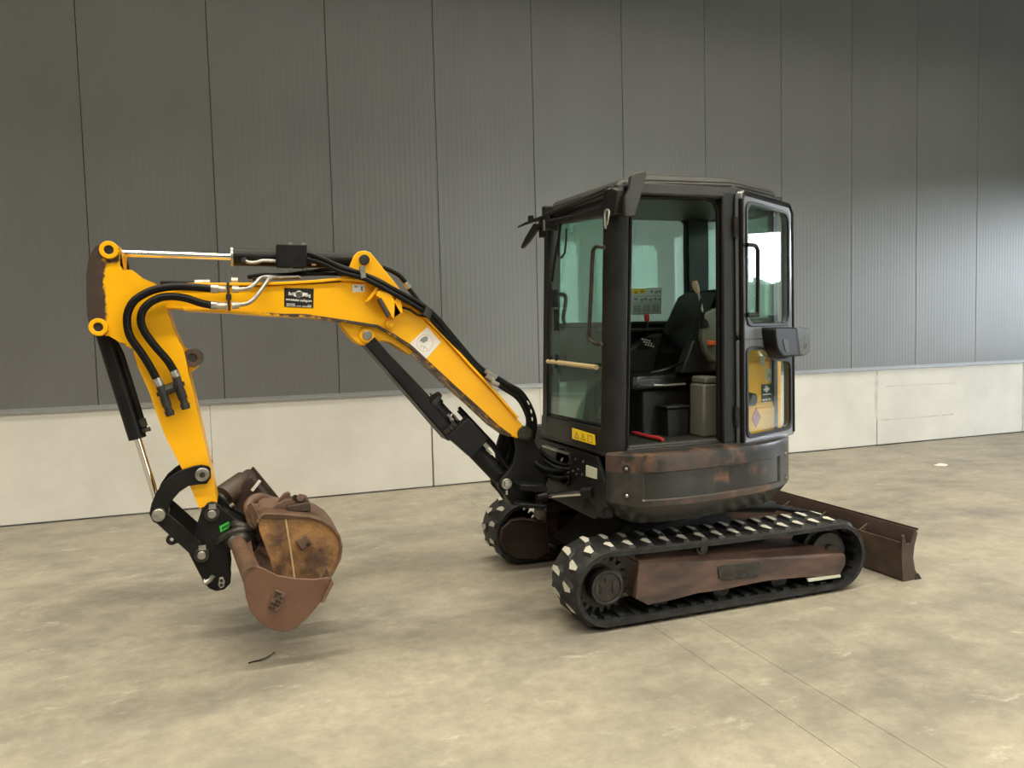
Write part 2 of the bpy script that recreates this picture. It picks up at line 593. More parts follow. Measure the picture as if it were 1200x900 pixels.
# steel cladding: one metre panels with fine vertical ribs, all sharing one mesh
prof = [(0.0018, 0.05), (0.0018, 0.006), (0.004, 0.0)]
n_rib = 20
for k in range(n_rib):
    x = 0.012 + k * (0.976 / n_rib)
    w = 0.976 / n_rib
    prof += [(x + w * 0.30, 0.0), (x + w * 0.45, 0.0005), (x + w * 0.85, 0.0005), (x + w, 0.0)]
prof += [(0.996, 0.0), (0.9982, 0.006), (0.9982, 0.05)]
pm = MB()
nv = len(prof)
pm.add([(x, y, 0.0) for x, y in prof] + [(x, y, ZC - 0.955) for x, y in prof], [(i, i + 1, nv + i + 1, nv + i) for i in range(nv - 1)])
first = obj('wall_panel', pm, 'panel', wall)
first.location = (-1.117, 0, 0.955)
for i in list(range(-8, 0)) + list(range(1, 17)):
    c = first.copy()
    COL.objects.link(c)
    c.location = (-1.117 + i, 0, 0.955)
for x0, x1 in ((XL, -5.7), (-5.69, -0.2475), (-0.2445, 1.738), (1.752, 2.8775), (2.8805, 7.260), (7.272, 9.718), (9.734, 12.8), (12.806, XR)):
    obj('plinth_slab', MB().box(x0, x1, -0.012, 0.1, 0.012, 0.928), 'plinth', wall, bevel=0.004)
for q in ([(7.256, 0.302), (7.564, 0.303), (7.948, 0.298), (8.514, 0.305), (8.514, 0.321), (7.947, 0.314), (7.564, 0.317), (7.256, 0.317)], [(7.387, 0.710), (7.902, 0.707), (8.523, 0.700), (8.523, 0.710), (7.902, 0.718), (7.387, 0.721)], [(7.227, 0.857), (7.286, 0.855), (7.269, 0.337), (7.230, 0.340)]):
    obj('scuff_mark', MB().prism_y(q, -0.0128, -0.0115), 'scuff', wall)
fl = MB()
fl.box(XL, XR, -0.028, 0.05, 0.930, 0.936)
fl.box(XL, XR, -0.030, -0.026, 0.918, 0.936)
fl.box(XL, XR, -0.004, 0.05, 0.936, 0.960)
obj('flashing', fl, 'flash', wall)

ceil = obj('ceiling', MB().box(XL, XR, YF, 0.3, ZC, ZC + 0.1), 'ceiling', kind='structure')
wl = MB().box(XL - 0.2, XL, YF, 0.3, 0.93, ZC)
obj('wall_left', wl, 'panel', kind='structure')
FX0, FX1, FZ = 6.8, 15.2, 6.6            # unseen front-wall door added to bring daylight onto the panes; shut, translucent
wf = MB().box(XL, FX0, YF - 0.2, YF, 0, ZC)
wf.box(FX1, XR, YF - 0.2, YF, 0, ZC)
wf.box(FX0, FX1, YF - 0.2, YF, FZ, ZC)
obj('wall_front', wf, 'panel', kind='structure')
df = MB().box(FX0 - 0.08, FX0, YF - 0.23, YF + 0.03, 0, FZ + 0.08)
df.box(FX1, FX1 + 0.08, YF - 0.23, YF + 0.03, 0, FZ + 0.08)
df.box(FX0, FX1, YF - 0.23, YF + 0.03, FZ, FZ + 0.08)
d2 = obj('added_door_1', df, 'flash', kind='structure')
for k in range(6):
    obj('added_door_sheet', MB().box(FX0, FX1, YF - 0.12, YF - 0.10, k * 1.1, k * 1.1 + 1.1), 'sheet', d2)
# right gable with a long unglazed window opening on the yard
DY0, DY1, DZ0, DZ = -9.0, -1.6, 1.75, 3.55
wr = MB()
wr.box(XR, XR + 0.2, YF, DY0, 0, ZC)
wr.box(XR, XR + 0.2, DY1, 0.3, 0, ZC)
wr.box(XR, XR + 0.2, DY0, DY1, DZ, ZC)
wr.box(XR, XR + 0.2, DY0, DY1, 0, DZ0)
obj('wall_right', wr, 'panel', kind='structure')
dr = MB()
dr.box(XR - 0.03, XR + 0.23, DY0 - 0.08, DY0, DZ0 - 0.08, DZ + 0.08)
dr.box(XR - 0.03, XR + 0.23, DY1, DY1 + 0.08, DZ0 - 0.08, DZ + 0.08)
dr.box(XR - 0.03, XR + 0.23, DY0 - 0.08, DY1 + 0.08, DZ, DZ + 0.08)
dr.box(XR - 0.03, XR + 0.23, DY0 - 0.08, DY1 + 0.08, DZ0 - 0.08, DZ0)
obj('window_1', dr, 'flash', kind='structure')
obj('wall_left_plinth', MB().box(XL - 0.2, XL + 0.01, YF, 0.3, 0, 0.93), 'plinth', bpy.data.objects['wall_left'])
obj('yard', MB().box(XR + 0.2, XR + 60, -70, 40, -0.3, -0.02).box(XL - 20, XR + 0.2, -70, YF - 0.2, -0.3, -0.02), 'asphalt', kind='structure')
hv, hf = [], []
hn = 60
for i in range(hn + 1):
    y = -50 + 90 * i / hn
    for j, (dx, z) in enumerate(((0, -0.05), (-1.2, 2.0), (-0.6, 3.9), (1.0, 4.6))):
        hv.append((XR + 32 + dx + random.uniform(-.5, .5), y, z + (random.uniform(-.5, .5) if j else 0)))
for i in range(hn):
    for j in range(3):
        a = i * 4 + j
        hf.append((a, a + 4, a + 5, a + 1))
hd = obj('hedge', MB().add(hv, hf), 'leafy', kind='stuff', label='tall green hedge beyond the yard outside the gable window', smooth=True)
hd['category'] = 'hedge'

# ------------------------------------------------------------------ small things lying on the floor
tw = obj('twig', MB().tube([(-0.015, -3.639, 0.004), (0.010, -3.630, 0.004), (0.044, -3.634, 0.008), (0.075, -3.605, 0.007), (0.103, -3.560, 0.005)], [0.003, 0.004, 0.004, 0.0035, 0.002], 6, 3), 'twig')
tw['label'] = 'thin dark curved twig lying on the concrete below the buckets'
tw['category'] = 'twig'
ps = MB()
po = [(6.715, -1.307, 0.000), (6.849, -1.262, 0.000), (6.870, -1.315, 0.000), (6.837, -1.374, 0.000), (6.763, -1.397, 0.000), (6.714, -1.359, 0.000)]
ps.add([(p[0], p[1], 0.001) for p in po] + [(p[0], p[1], 0.006) for p in po], [tuple(range(5, -1, -1)), tuple(range(6, 12))] + [(i, (i + 1) % 6, 6 + (i + 1) % 6, 6 + i) for i in range(6)])
p_ = obj('paper_scrap', ps, 'paper')
p_['label'] = 'small white scrap of paper alone on the floor near the far wall'
p_['category'] = 'paper'
# ------------------------------------------------------------------ the mini excavator
RX, RY = 2.31, -3.21
EX = thing('mini_excavator', 'yellow and black rubber-tracked mini excavator with an open cab door', 'excavator', (RX, RY, 0))


def part(name, mb, material, parent=None, **kw):
    return obj(name, mb, material, parent or EX, **kw)


# ---- undercarriage: two rubber tracks
C1, R1 = (1.660, 0.205), 0.190
C2, R2 = (3.055, 0.198), 0.183


def track_path(off=0.0, step=0.02):
    """closed belt line, clockwise from the bottom front, with outward normals"""
    r1, r2 = R1 + off, R2 + off
    dx, dz = C2[0] - C1[0], C2[1] - C1[1]
    L = math.hypot(dx, dz)
    base = math.atan2(dz, dx)
    al = math.acos((r1 - r2) / L)
    pts = []
    for k in range(25):                     # around the front, bottom to top
        a = (base - al + 2 * PI) - (2 * PI - 2 * al) * k / 24
        pts.append((C1[0] + r1 * math.cos(a), C1[1] + r1 * math.sin(a)))
    for k in range(1, 30):                  # top run with a little sag
        t = k / 30
        a = base + al
        p = (C1[0] + r1 * math.cos(a), C1[1] + r1 * math.sin(a))
        q = (C2[0] + r2 * math.cos(a), C2[1] + r2 * math.sin(a))
        pts.append((p[0] + (q[0] - p[0]) * t, p[1] + (q[1] - p[1]) * t - 0.006 * math.sin(PI * t)))
    for k in range(25):
        a = base + al - 2 * al * k / 24
        pts.append((C2[0] + r2 * math.cos(a), C2[1] + r2 * math.sin(a)))
    for k in range(1, 30):
        t = k / 30
        a = base - al
        p = (C2[0] + r2 * math.cos(a), C2[1] + r2 * math.sin(a))
        q = (C1[0] + r1 * math.cos(a), C1[1] + r1 * math.sin(a))
        pts.append((p[0] + (q[0] - p[0]) * t, p[1] + (q[1] - p[1]) * t))
    return pts


def sample(path, n, phase=0.0):
    P = [Vector(p) for p in path] + [Vector(path[0])]
    seg = [(P[i + 1] - P[i]).length for i in range(len(P) - 1)]
    tot = sum(seg)
    out = []
    for k in range(n):
        s = ((k + phase) / n) * tot % tot
        i = 0
        while s > seg[i]:
            s -= seg[i]
            i += 1
        d = (P[i + 1] - P[i]).normalized()
        out.append((P[i] + d * s, d))
    return out


outer = track_path(0.0)
inner = track_path(-0.028)
NL = 38


def lug_mesh(sgn, row):
    """one tread lug about its own centre: x along the belt, y across, z outward"""
    mb = MB()
    if row == 0:
        base = [(-0.026, -0.066), (0.022, -0.066), (0.040, 0.052), (-0.006, 0.062), (-0.036, 0.02)]
        top = [(-0.011, -0.052), (0.008, -0.052), (0.026, 0.030), (0.006, 0.040), (-0.022, 0.010)]
    else:
        base = [(-0.036, -0.070), (0.010, -0.066), (0.036, -0.02), (0.030, 0.066), (-0.026, 0.066)]
        top = [(-0.022, -0.050), (0.002, -0.046), (0.018, -0.006), (0.012, 0.048), (-0.010, 0.048)]
    base = [(x, y * sgn) for x, y in base]
    top = [(x, y * sgn) for x, y in top]
    mb.hexa(base, -0.003, 0.015, top)
    return mb


LUGS = {}


def build_track(y_out, y_in):
    sgn = 1 if y_in > y_out else -1
    mb = MB()
    n = len(outer)
    v, f = [], []
    for i in range(n):
        (xo, zo), (xi, zi) = outer[i], inner[i]
        nx, nz = (xo - xi) / 0.028 * 0.006, (zo - zi) / 0.028 * 0.006
        v += [(xo - nx, y_out, zo - nz), (xo, y_out + sgn * 0.012, zo), (xo, y_in - sgn * 0.012, zo), (xo - nx, y_in, zo - nz), (xi, y_in, zi), (xi, y_out, zi)]
    for i in range(n):
        a, b = 6 * i, 6 * ((i + 1) % n)
        for k in range(6):
            f.append((a + k, a + (k + 1) % 6, b + (k + 1) % 6, b + k))
    mb.add(v, f)
    t = part('rubber_track', mb, 'rubber', smooth=True)
    # the drive lugs standing on the inside of the belt, too small to pick apart
    dm = MB()
    for p, d in sample(inner, 46):
        nrm = Vector((d.y, -d.x))
        if (p - Vector(((C1[0] + C2[0]) / 2, 0.2))).dot(nrm) < 0:
            nrm = -nrm
        c = Vector((p.x, (y_out + y_in) / 2, p.y)) - Vector((nrm.x, 0, nrm.y)) * 0.006
        dm.obox(c, Vector((d.x, 0, d.y)) * 0.018, Vector((0, 0.11, 0)), Vector((nrm.x, 0, nrm.y)) * 0.008)
    part('drive_lugs', dm, 'rubber', t, kind='stuff')
    for row in (0, 1):
        yc = y_out + sgn * (0.082 if row == 0 else 0.222)
        for k, (p, d) in enumerate(sample(outer, NL, 0.0 if row == 0 else 0.45)):
            key = (sgn, row)
            if key not in LUGS:
                o = part('tread_lug', lug_mesh(sgn, row), ['rubber', 'lugtop'], t)
                o.data.transform(Matrix.Translation((RX, RY, 0)))
                up = max(o.data.polygons, key=lambda q: q.normal.z * (1 if q.center.z > 0.01 else 0))
                up.material_index = 1
                LUGS[key] = o
            else:
                o = LUGS[key].copy()
                COL.objects.link(o)
                o.parent = t
            nrm = Vector((-d.y, d.x))
            mid = Vector(((C1[0] + C2[0]) / 2, 0.2))
            X = Vector((d.x, 0, d.y))
            Z = Vector((nrm.x, 0, nrm.y))
            Y = Z.cross(X)
            m = Matrix(((X.x, Y.x, Z.x, p.x - RX), (X.y, Y.y, Z.y, yc - RY), (X.z, Y.z, Z.z, p.y), (0, 0, 0, 1)))
            o.matrix_local = m
    return t


build_track(-3.950, -3.650)
build_track(-2.470, -2.770)

# side frames, sprockets, idlers, rollers
for yo, yi, s in ((-3.925, -3.70, 1), (-2.495, -2.72, -1)):
    low = [(1.830, 0.310), (1.807, 0.132), (1.879, 0.089), (2.027, 0.096), (2.168, 0.109), (2.312, 0.105), (2.428, 0.112), (2.600, 0.116), (2.823, 0.105), (3.077, 0.083), (3.119, 0.142), (3.119, 0.190)]
    top = [low[-1], low[0]]
    mb = MB()
    ym = yo + s * 0.05
    ridge = [(low[0][0], low[0][1]), (low[-1][0], low[-1][1])]
    o = low
    mb.prism_y(o, yo, yi)
    # sloping top plate
    x0, z0 = low[0]
    x1, z1 = low[-1]
    mb.add([(x0, yo, z0), (x1, yo, z1), (x1, yo + s * 0.07, z1 + 0.045), (x0, yo + s * 0.07, z0 + 0.045), (x0, yi, z0), (x1, yi, z1), (x1, yi, z1 + 0.045), (x0, yi, z0 + 0.045)],
           [(0, 1, 2, 3), (3, 2, 6, 7), (0, 3, 7, 4), (1, 5, 6, 2), (4, 7, 6, 5), (0, 4, 5, 1)])
    fr = part('track_frame', mb, 'frame', bevel=0.004)
    cp = [(2.285, 0.228), (2.306, 0.241), (2.533, 0.231), (2.558, 0.216), (2.544, 0.158), (2.522, 0.147), (2.316, 0.159), (2.290, 0.174)]
    part('cover_plate', MB().prism_y(cp, yo - s * 0.008, yo + s * 0.002), 'darksteel', fr, bevel=0.002, label='grey bolted cover plate')
    se = [(2.858, 0.094), (3.079, 0.089), (3.082, 0.074), (2.864, 0.077)]
    part('scraped_edge', MB().prism_y(se, yo - s * 0.004, yo + s * 0.01), 'lens', fr, label='pale scraped lower edge')
    # sprocket and final drive
    sp = MB()
    sv = []
    nt_ = 20
    for k in range(nt_ * 2):
        r = 0.148 if k % 2 == 0 else 0.120
        for da in (-0.35, 0.35):
            a = 2 * PI * (k + da) / (nt_ * 2)
            sv.append((C1[0] + r * math.cos(a), C1[1] + r * math.sin(a)))
    sp.prism_y(sv, yo + s * 0.085, yo + s * 0.115)
    spk = part('drive_sprocket', sp, 'darksteel')
    hb = MB().disc_y(C1[0], C1[1], yo + s * 0.02, yo + s * 0.20, 0.088)
    hb.ring_y(C1[0], C1[1], yo + s * 0.008, yo + s * 0.03, 0.088, 0.072)
    hub = part('final_drive', hb, 'darksteel', spk, bevel=0.003)
    hc = MB()
    hc.disc_y(C1[0], C1[1], yo + s * 0.012, yo + s * 0.03, 0.070)
    for k in range(3):
        a = rad(100 + 55 * k)
        hc.disc_y(C1[0] + 0.042 * math.cos(a), C1[1] + 0.042 * math.sin(a), yo + s * 0.004, yo + s * 0.014, 0.008, 8)
    hc.box(C1[0] + 0.024, C1[0] + 0.046, min(yo + s * 0.006, yo + s * 0.014), max(yo + s * 0.006, yo + s * 0.014), C1[1] - 0.030, C1[1] + 0.030)
    part('hub_cover', hc, 'darksteel', spk, bevel=0.002)
    iw = MB().disc_y(C2[0], C2[1], yo + s * 0.06, yo + s * 0.24, 0.115, 32)
    iw.disc_y(C2[0], C2[1], yo + s * 0.10, yo + s * 0.20, 0.146, 32)
    iw.disc_y(C2[0], C2[1], yo + s * 0.03, yo + s * 0.06, 0.05, 20)
    part('idler_wheel', iw, 'darksteel', bevel=0.003)
    tr_ = MB().disc_y(2.215, 0.330, yo + s * 0.03, yo + s * 0.22, 0.034, 20)
    tr_.disc_y(2.215, 0.330, yo + s * 0.015, yo + s * 0.03, 0.02, 16)
    part('top_roller', tr_, 'darksteel')
    for k in range(3):
        part('bottom_roller', MB().disc_y(1.98 + 0.37 * k, 0.093, yo + s * 0.06, yo + s * 0.23, 0.052, 20), 'darksteel')

# centre frame, front motor cover of the far track, slewing ring
cf = MB()
cf.hexa([(1.80, -3.55), (2.85, -3.55), (2.85, -2.87), (1.80, -2.87)], 0.19, 0.40, [(2.0, -3.45), (2.65, -3.45), (2.65, -2.97), (2.0, -2.97)])
for y0, y1 in ((-3.72, -3.50), (-2.92, -2.70)):
    cf.hexa([(1.90, y0), (2.10, y0), (2.10, y1), (1.90, y1)], 0.18, 0.31)
    cf.hexa([(2.55, y0), (2.75, y0), (2.75, y1), (2.55, y1)], 0.18, 0.31)
part('centre_frame', cf, 'black', bevel=0.006)
part('slewing_ring', MB().cyl((RX, RY, 0.38), (RX, RY, 0.535), 0.33, None, 48), 'darksteel', smooth=True)
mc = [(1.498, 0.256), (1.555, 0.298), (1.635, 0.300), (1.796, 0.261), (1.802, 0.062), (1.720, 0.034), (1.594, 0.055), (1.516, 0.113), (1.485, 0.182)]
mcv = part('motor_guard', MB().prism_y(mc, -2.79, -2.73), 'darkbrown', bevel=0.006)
part('guard_edge', MB().ribbon_y(mc[1:5], 0.006, -2.80, -2.72), 'brown', mcv)

# dozer blade with push arms
BX = 3.545
bp_ = [(BX, 0.285), (BX + 0.012, 0.225), (BX + 0.035, 0.15), (BX + 0.035, 0.08), (BX + 0.012, 0.005)]
bl = MB()
outl = [(3.520, 0.290), (3.500, 0.225), (3.520, 0.05), (3.520, 0.0), (3.625, -0.0 + 0.001), (3.600, 0.05), (3.575, 0.12), (3.575, 0.20), (3.612, 0.285), (3.600, 0.295), (3.585, 0.285), (3.565, 0.20)]
front = [(3.512, 0.0), (3.500, 0.06), (3.495, 0.14), (3.500, 0.22), (3.512, 0.285)]
bl.ribbon_y([(3.506, 0.012), (3.500, 0.08), (3.502, 0.17), (3.508, 0.222)], 0.010, -3.945, -2.475)
bl.box(3.50, 3.60, -3.945, -2.475, 0.004, 0.016)
bl.ribbon_y([(3.598, 0.278), (3.612, 0.284), (3.616, 0.294), (3.606, 0.298)], 0.006, -3.955, -2.465)
blade = part('dozer_blade', bl, 'bladesteel', bevel=0.002)
part('mouldboard', MB().ribbon_y([(3.600, 0.0), (3.570, 0.06), (3.555, 0.13), (3.565, 0.22), (3.600, 0.285)], 0.012, -3.955, -2.465), 'darkbrown', blade, bevel=0.002)  # dark brown holds grime and the shade inside the blade
for y0, y1 in ((-3.958, -3.944), (-2.476, -2.462)):
    ep = MB().prism_y([(3.500, 0.0), (3.625, 0.0), (3.588, 0.06), (3.573, 0.13), (3.582, 0.20), (3.606, 0.27), (3.596, 0.286), (3.560, 0.215), (3.520, 0.215), (3.506, 0.27), (3.492, 0.262), (3.488, 0.18), (3.490, 0.08)], y0, y1)
    part('end_plate', ep, 'bladesteel', blade, bevel=0.002)
for y in (-3.62, -3.27, -2.92):
    part('blade_gusset', MB().prism_y([(3.506, 0.10), (3.565, 0.10), (3.585, 0.262), (3.510, 0.222)], y - 0.006, y + 0.006), 'bladesteel', blade)
for y in (-3.52, -3.02, -2.62):
    part('blade_rib', MB().prism_y([(3.38, 0.10), (3.51, 0.02), (3.51, 0.245), (3.46, 0.245)], y - 0.008, y + 0.008), 'bladesteel', blade)
part('cutting_edge', MB().prism_y([(3.585, 0.0), (3.635, -0.0005), (3.610, 0.035), (3.590, 0.035)], -3.96, -2.46), 'darksteel', blade)
for y in (-3.42, -3.00):
    pa = MB().prism_y([(2.70, 0.22), (2.72, 0.32), (3.30, 0.30), (3.51, 0.22), (3.51, 0.10), (3.35, 0.13)], y - 0.035, y + 0.035)
    part('push_arm', pa, 'frame', bevel=0.006)
part('blade_cylinder', MB().cyl((2.75, -3.21, 0.36), (3.20, -3.21, 0.31), 0.04).cyl((3.2, -3.21, 0.31), (3.49, -3.21, 0.24), 0.02), 'black', smooth=True)

# ---- upper structure: the skirt that sweeps round the tail
plan = [(1.700, -3.835), (1.720, -3.872), (1.765, -3.920), (1.830, -3.960), (1.920, -3.985), (2.040, -3.995), (2.180, -3.990), (2.320, -3.975), (2.460, -3.950),
        (2.600, -3.915), (2.720, -3.865), (2.830, -3.790), (2.930, -3.690), (3.010, -3.570), (3.062, -3.440), (3.088, -3.310), (3.090, -3.180), (3.075, -3.05), (3.02, -2.88), (2.93, -2.73), (2.80, -2.60), (2.62, -2.50), (2.40, -2.46), (2.1, -2.46), (1.80, -2.50), (1.70, -2.60)]


def arc_plan(path, n):
    P = [Vector(p) for p in path]
    q = []
    for i in range(len(P) - 1):
        p0, p1, p2, p3 = P[max(i - 1, 0)], P[i], P[i + 1], P[min(i + 2, len(P) - 1)]
        for k in range(8):
            t = k / 8
            q.append(0.5 * (2 * p1 + (p2 - p0) * t + (2 * p0 - 5 * p1 + 4 * p2 - p3) * t * t + (3 * p1 - p0 - 3 * p2 + p3) * t ** 3))
    q.append(P[-1])
    L = [0]
    for i in range(1, len(q)):
        L.append(L[-1] + (q[i] - q[i - 1]).length)
    out = []
    for k in range(n + 1):
        s = L[-1] * k / n
        i = max(j for j in range(len(L)) if L[j] <= s + 1e-9)
        i = min(i, len(q) - 2)
        t = (s - L[i]) / max(1e-9, L[i + 1] - L[i])
        out.append((q[i] + (q[i + 1] - q[i]) * t, s))
    return out


NS = 300
sk = arc_plan(plan, NS)
SL = sk[-1][1]
S_A, S_B = 0.19, 1.112                  # recess from front to rear, metres along the skirt
prof_z = [(0.500, -0.085), (0.520, -0.060), (0.590, -0.006), (0.600, 0.0), (0.624, 0.0), (0.627, 0.0), (0.633, 0.0), (0.66, 0.0), (0.70, 0.0), (0.735, 0.0), (0.764, 0.0), (0.768, 0.0), (0.78, 0.0), (0.835, 0.0), (0.850, -0.004), (0.858, -0.016), (0.862, -0.05), (0.862, -0.16)]
v, f, wear = [], [], []
rng_ = random.Random(3)
for i, (p, s) in enumerate(sk):
    a = sk[max(i - 1, 0)][0]
    b = sk[min(i + 1, NS)][0]
    d = (b - a).normalized()
    nrm = Vector((d.y, -d.x))
    for j, (z, off) in enumerate(prof_z):
        o = off
        inside = S_A < s < S_B
        if inside and 0.630 < z < 0.766:
            o -= 0.010
        q = p + nrm * o
        zz = z
        if s < 0.15:
            zz = z + (0.0 if z > 0.6 else 0.02 * (0.15 - s) / 0.15)
        v.append((q.x, q.y, zz))
        u = s
        w = 0.10
        if z > 0.765:
            w = 0.60 if u < 0.55 else (0.50 if u < 0.8 else (0.36 if u < 1.0 else 0.04))
        if z > 0.861:
            w = 0.40
        if 0.69 < z < 0.765 and u < 0.19:
            w = 0.50
        if 0.59 < z < 0.632:
            w = 0.86 if 0.60 < u < 1.02 else (0.50 if 0.2 < u < 0.60 else 0.05)
        if 0.632 < z < 0.765:
            w = 0.22
            if z > 0.68 and (0.60 < u < 0.70 or 0.84 < u < 1.0):
                w = 0.50
            if u > 1.02:
                w = 0.0
        if z < 0.59:
            w = 0.03
        wear.append(w)
nz = len(prof_z)
for i in range(NS):
    for j in range(nz - 1):
        a = i * nz + j
        f.append((a, a + nz, a + nz + 1, a + 1))
skirt = part('side_skirt', MB().add(v, f), 'skirtpaint')
at = skirt.data.attributes.new('wear', 'FLOAT', 'POINT')
for i, w in enumerate(wear):
    at.data[i].value = w
for pl in skirt.data.polygons:
    pl.use_smooth = True
skirt.data.set_sharp_from_angle(angle=rad(28))
# skirt bolts in their dimples
for s_, z in ((0.112, 0.786), (0.112, 0.653), (1.206, 0.769), (1.215, 0.630)):
    i = min(range(NS), key=lambda k: abs(sk[k][1] - s_))
    p = sk[i][0]
    d = (sk[i + 1][0] - sk[i - 1][0]).normalized()
    nrm = Vector((d.y, -d.x))
    c = Vector((p.x, p.y, z))
    n3 = Vector((nrm.x, nrm.y, 0))
    bo = part('bolt_recess', MB().cyl(c - n3 * 0.004, c + n3 * 0.0015, 0.020, None, 20), 'ink', skirt)
    part('skirt_bolt', MB().cyl(c + n3 * 0.0015, c + n3 * 0.005, 0.009, 0.006, 8), 'steel', skirt)

# deck and underside
ring_in = [(q[0].x, q[0].y) for q in sk[::6]]
dk = MB()
sh = [(RX + (x - RX) * 0.93, RY + (y - RY) * 0.93) for x, y in ring_in]
dk.hexa(sh, 0.53, 0.858)
part('turntable_deck', dk, 'black')

# front wall of the upper frame with a round hose opening
hc_ = [(-3.341, 0.718)][0]
fo = [(-3.835, 0.52), (-3.835, 0.838), (-3.00, 0.820), (-2.62, 0.815), (-2.62, 0.50), (-3.25, 0.50)]
fpv = MB()
hole = circle2(hc_[0], hc_[1], 0.105, 24)
oc = []
for (y, z) in hole:
    dy, dz = y - hc_[0], z - hc_[1]
    best = 9
    for (w, e) in ((0.085, None),):
        pass
    # push the ray out to the panel's edge rectangle
    ts = []
    if dy < 0:
        ts.append((-3.835 - hc_[0]) / dy)
    if dy > 0:
        ts.append((-2.62 - hc_[0]) / dy)
    if dz > 0:
        ts.append((0.828 - hc_[1]) / dz)
    if dz < 0:
        ts.append((0.50 - hc_[1]) / dz)
    t = min(t for t in ts if t > 0)
    oc.append((hc_[0] + dy * t, hc_[1] + dz * t))
fpv.frame(oc, hole, 0.02, lambda a, b, d: (1.690 + d, a, b))
front = part('front_frame_plate', fpv, 'black')
fr_ = circle2(hc_[0], hc_[1], 0.112, 28)
fr2 = circle2(hc_[0], hc_[1], 0.100, 28)
part('hole_rim', MB().frame(fr_, fr2, 0.016, lambda a, b, d: (1.680 + d, a, b)), 'black', front)
part('frame_step', MB().box(1.665, 1.70, -3.42, -3.08, 0.795, 0.805), 'steel', front, label='bright worn top edge')
for k, p in enumerate([(-3.412, 0.749), (-3.433, 0.724), (-3.466, 0.710), (-3.534, 0.730), (-3.587, 0.711), (-3.510, 0.699), (-3.601, 0.782), (-3.503, 0.781)]):
    part('rivet', MB().cyl((1.684, p[0], p[1]), (1.692, p[0], p[1]), 0.007, 0.005, 8), 'steel', front)
lq = [(-3.642, 0.770), (-3.763, 0.770), (-3.760, 0.716), (-3.639, 0.711)]
part('pale_reflector', MB().prism_x(lq, 1.682, 1.69), 'lens', front, bevel=0.001)
part('silver_tie', MB().tube([(1.70, -3.30, 0.76), (1.69, -3.29, 0.72), (1.70, -3.27, 0.67), (1.72, -3.26, 0.65)], 0.008, 8, 4), 'steel', front)
for k in range(4):
    part('frame_hose', MB().tube([(1.60, -3.20 - 0.02 * k, 0.80 - 0.04 * k), (1.66, -3.27, 0.74 - 0.03 * k), (1.74, -3.33 - 0.01 * k, 0.72 - 0.02 * k), (1.90, -3.36, 0.74)], 0.014, 8, 4), 'hose', front)
part('swing_guard', MB().hexa([(1.675, -3.58), (1.69, -3.82), (1.75, -3.82), (1.75, -3.58)], 0.52, 0.60, [(1.69, -3.60), (1.70, -3.82), (1.75, -3.82), (1.75, -3.60)]), 'black', front, bevel=0.01)

# engine cover (yellow, behind the open door): a front panel beside the door and the tail hood past a dark gap
HX, HY, DA = 2.45, -3.866, rad(25)
dd = Vector((math.cos(DA), math.sin(DA)))
dn = Vector((dd.y, -dd.x))               # from the open door towards the room


def dpt(u, z, depth):
    p = Vector((HX, HY)) + dd * u + dn * depth
    return (p.x, p.y, z)


def dxy(u, depth):
    return dpt(u, 0, depth)[:2]


emb = MB()
lowp = [dxy(0.195, -0.075), dxy(0.225, -0.056), dxy(0.385, -0.046), dxy(0.545, -0.052), dxy(0.575, -0.07), dxy(0.575, -0.30), dxy(0.195, -0.20)]
midp = [dxy(0.200, -0.095), dxy(0.230, -0.080), dxy(0.385, -0.070), dxy(0.545, -0.072), dxy(0.570, -0.085), dxy(0.575, -0.30), dxy(0.195, -0.20)]
topp = [dxy(0.275, -0.12), dxy(0.295, -0.10), dxy(0.405, -0.09), dxy(0.535, -0.095), dxy(0.560, -0.11), dxy(0.565, -0.30), dxy(0.275, -0.20)]
emb.hexa(lowp, 0.862, 1.010, lowp)
emb.hexa(lowp, 1.010, 1.040, midp)
emb.hexa(midp, 1.040, 1.270, midp)
emb.hexa(midp, 1.270, 1.385, topp)
engine = part('engine_cover', emb, 'yellow', bevel=0.008)
hood = [dxy(0.600, -0.075), dxy(0.655, -0.070), dxy(0.70, -0.13), (3.06, -3.42), (3.055, -3.20), (3.03, -2.98), (2.96, -2.80), (2.85, -2.66), (2.70, -2.58), (2.52, -2.56), (2.52, -2.90), (2.75, -3.40)]
hood2 = [(2.72 + (x - 2.72) * 0.93, -3.1 + (y + 3.1) * 0.93) for x, y in hood]
part('tail_hood', MB().hexa(hood, 0.862, 1.30, hood).hexa(hood, 1.30, 1.39, hood2), 'yellow', bevel=0.012)
part('hood_gap', MB().hexa([dxy(0.570, -0.09), dxy(0.605, -0.09), dxy(0.605, -0.2), dxy(0.570, -0.2)], 0.862, 1.36), 'ink', engine)
# ---- the cab
ZB, ZT = 0.862, 2.165
LEAN = 0.045
cabm = MB()
# front near pillar (leans back), rear pillars
def pillar(mb, o, lean=0.0, z0=ZB - 0.012, z1=ZT):
    mb.hexa(o, z0, z1, [(x + lean, y) for x, y in o])


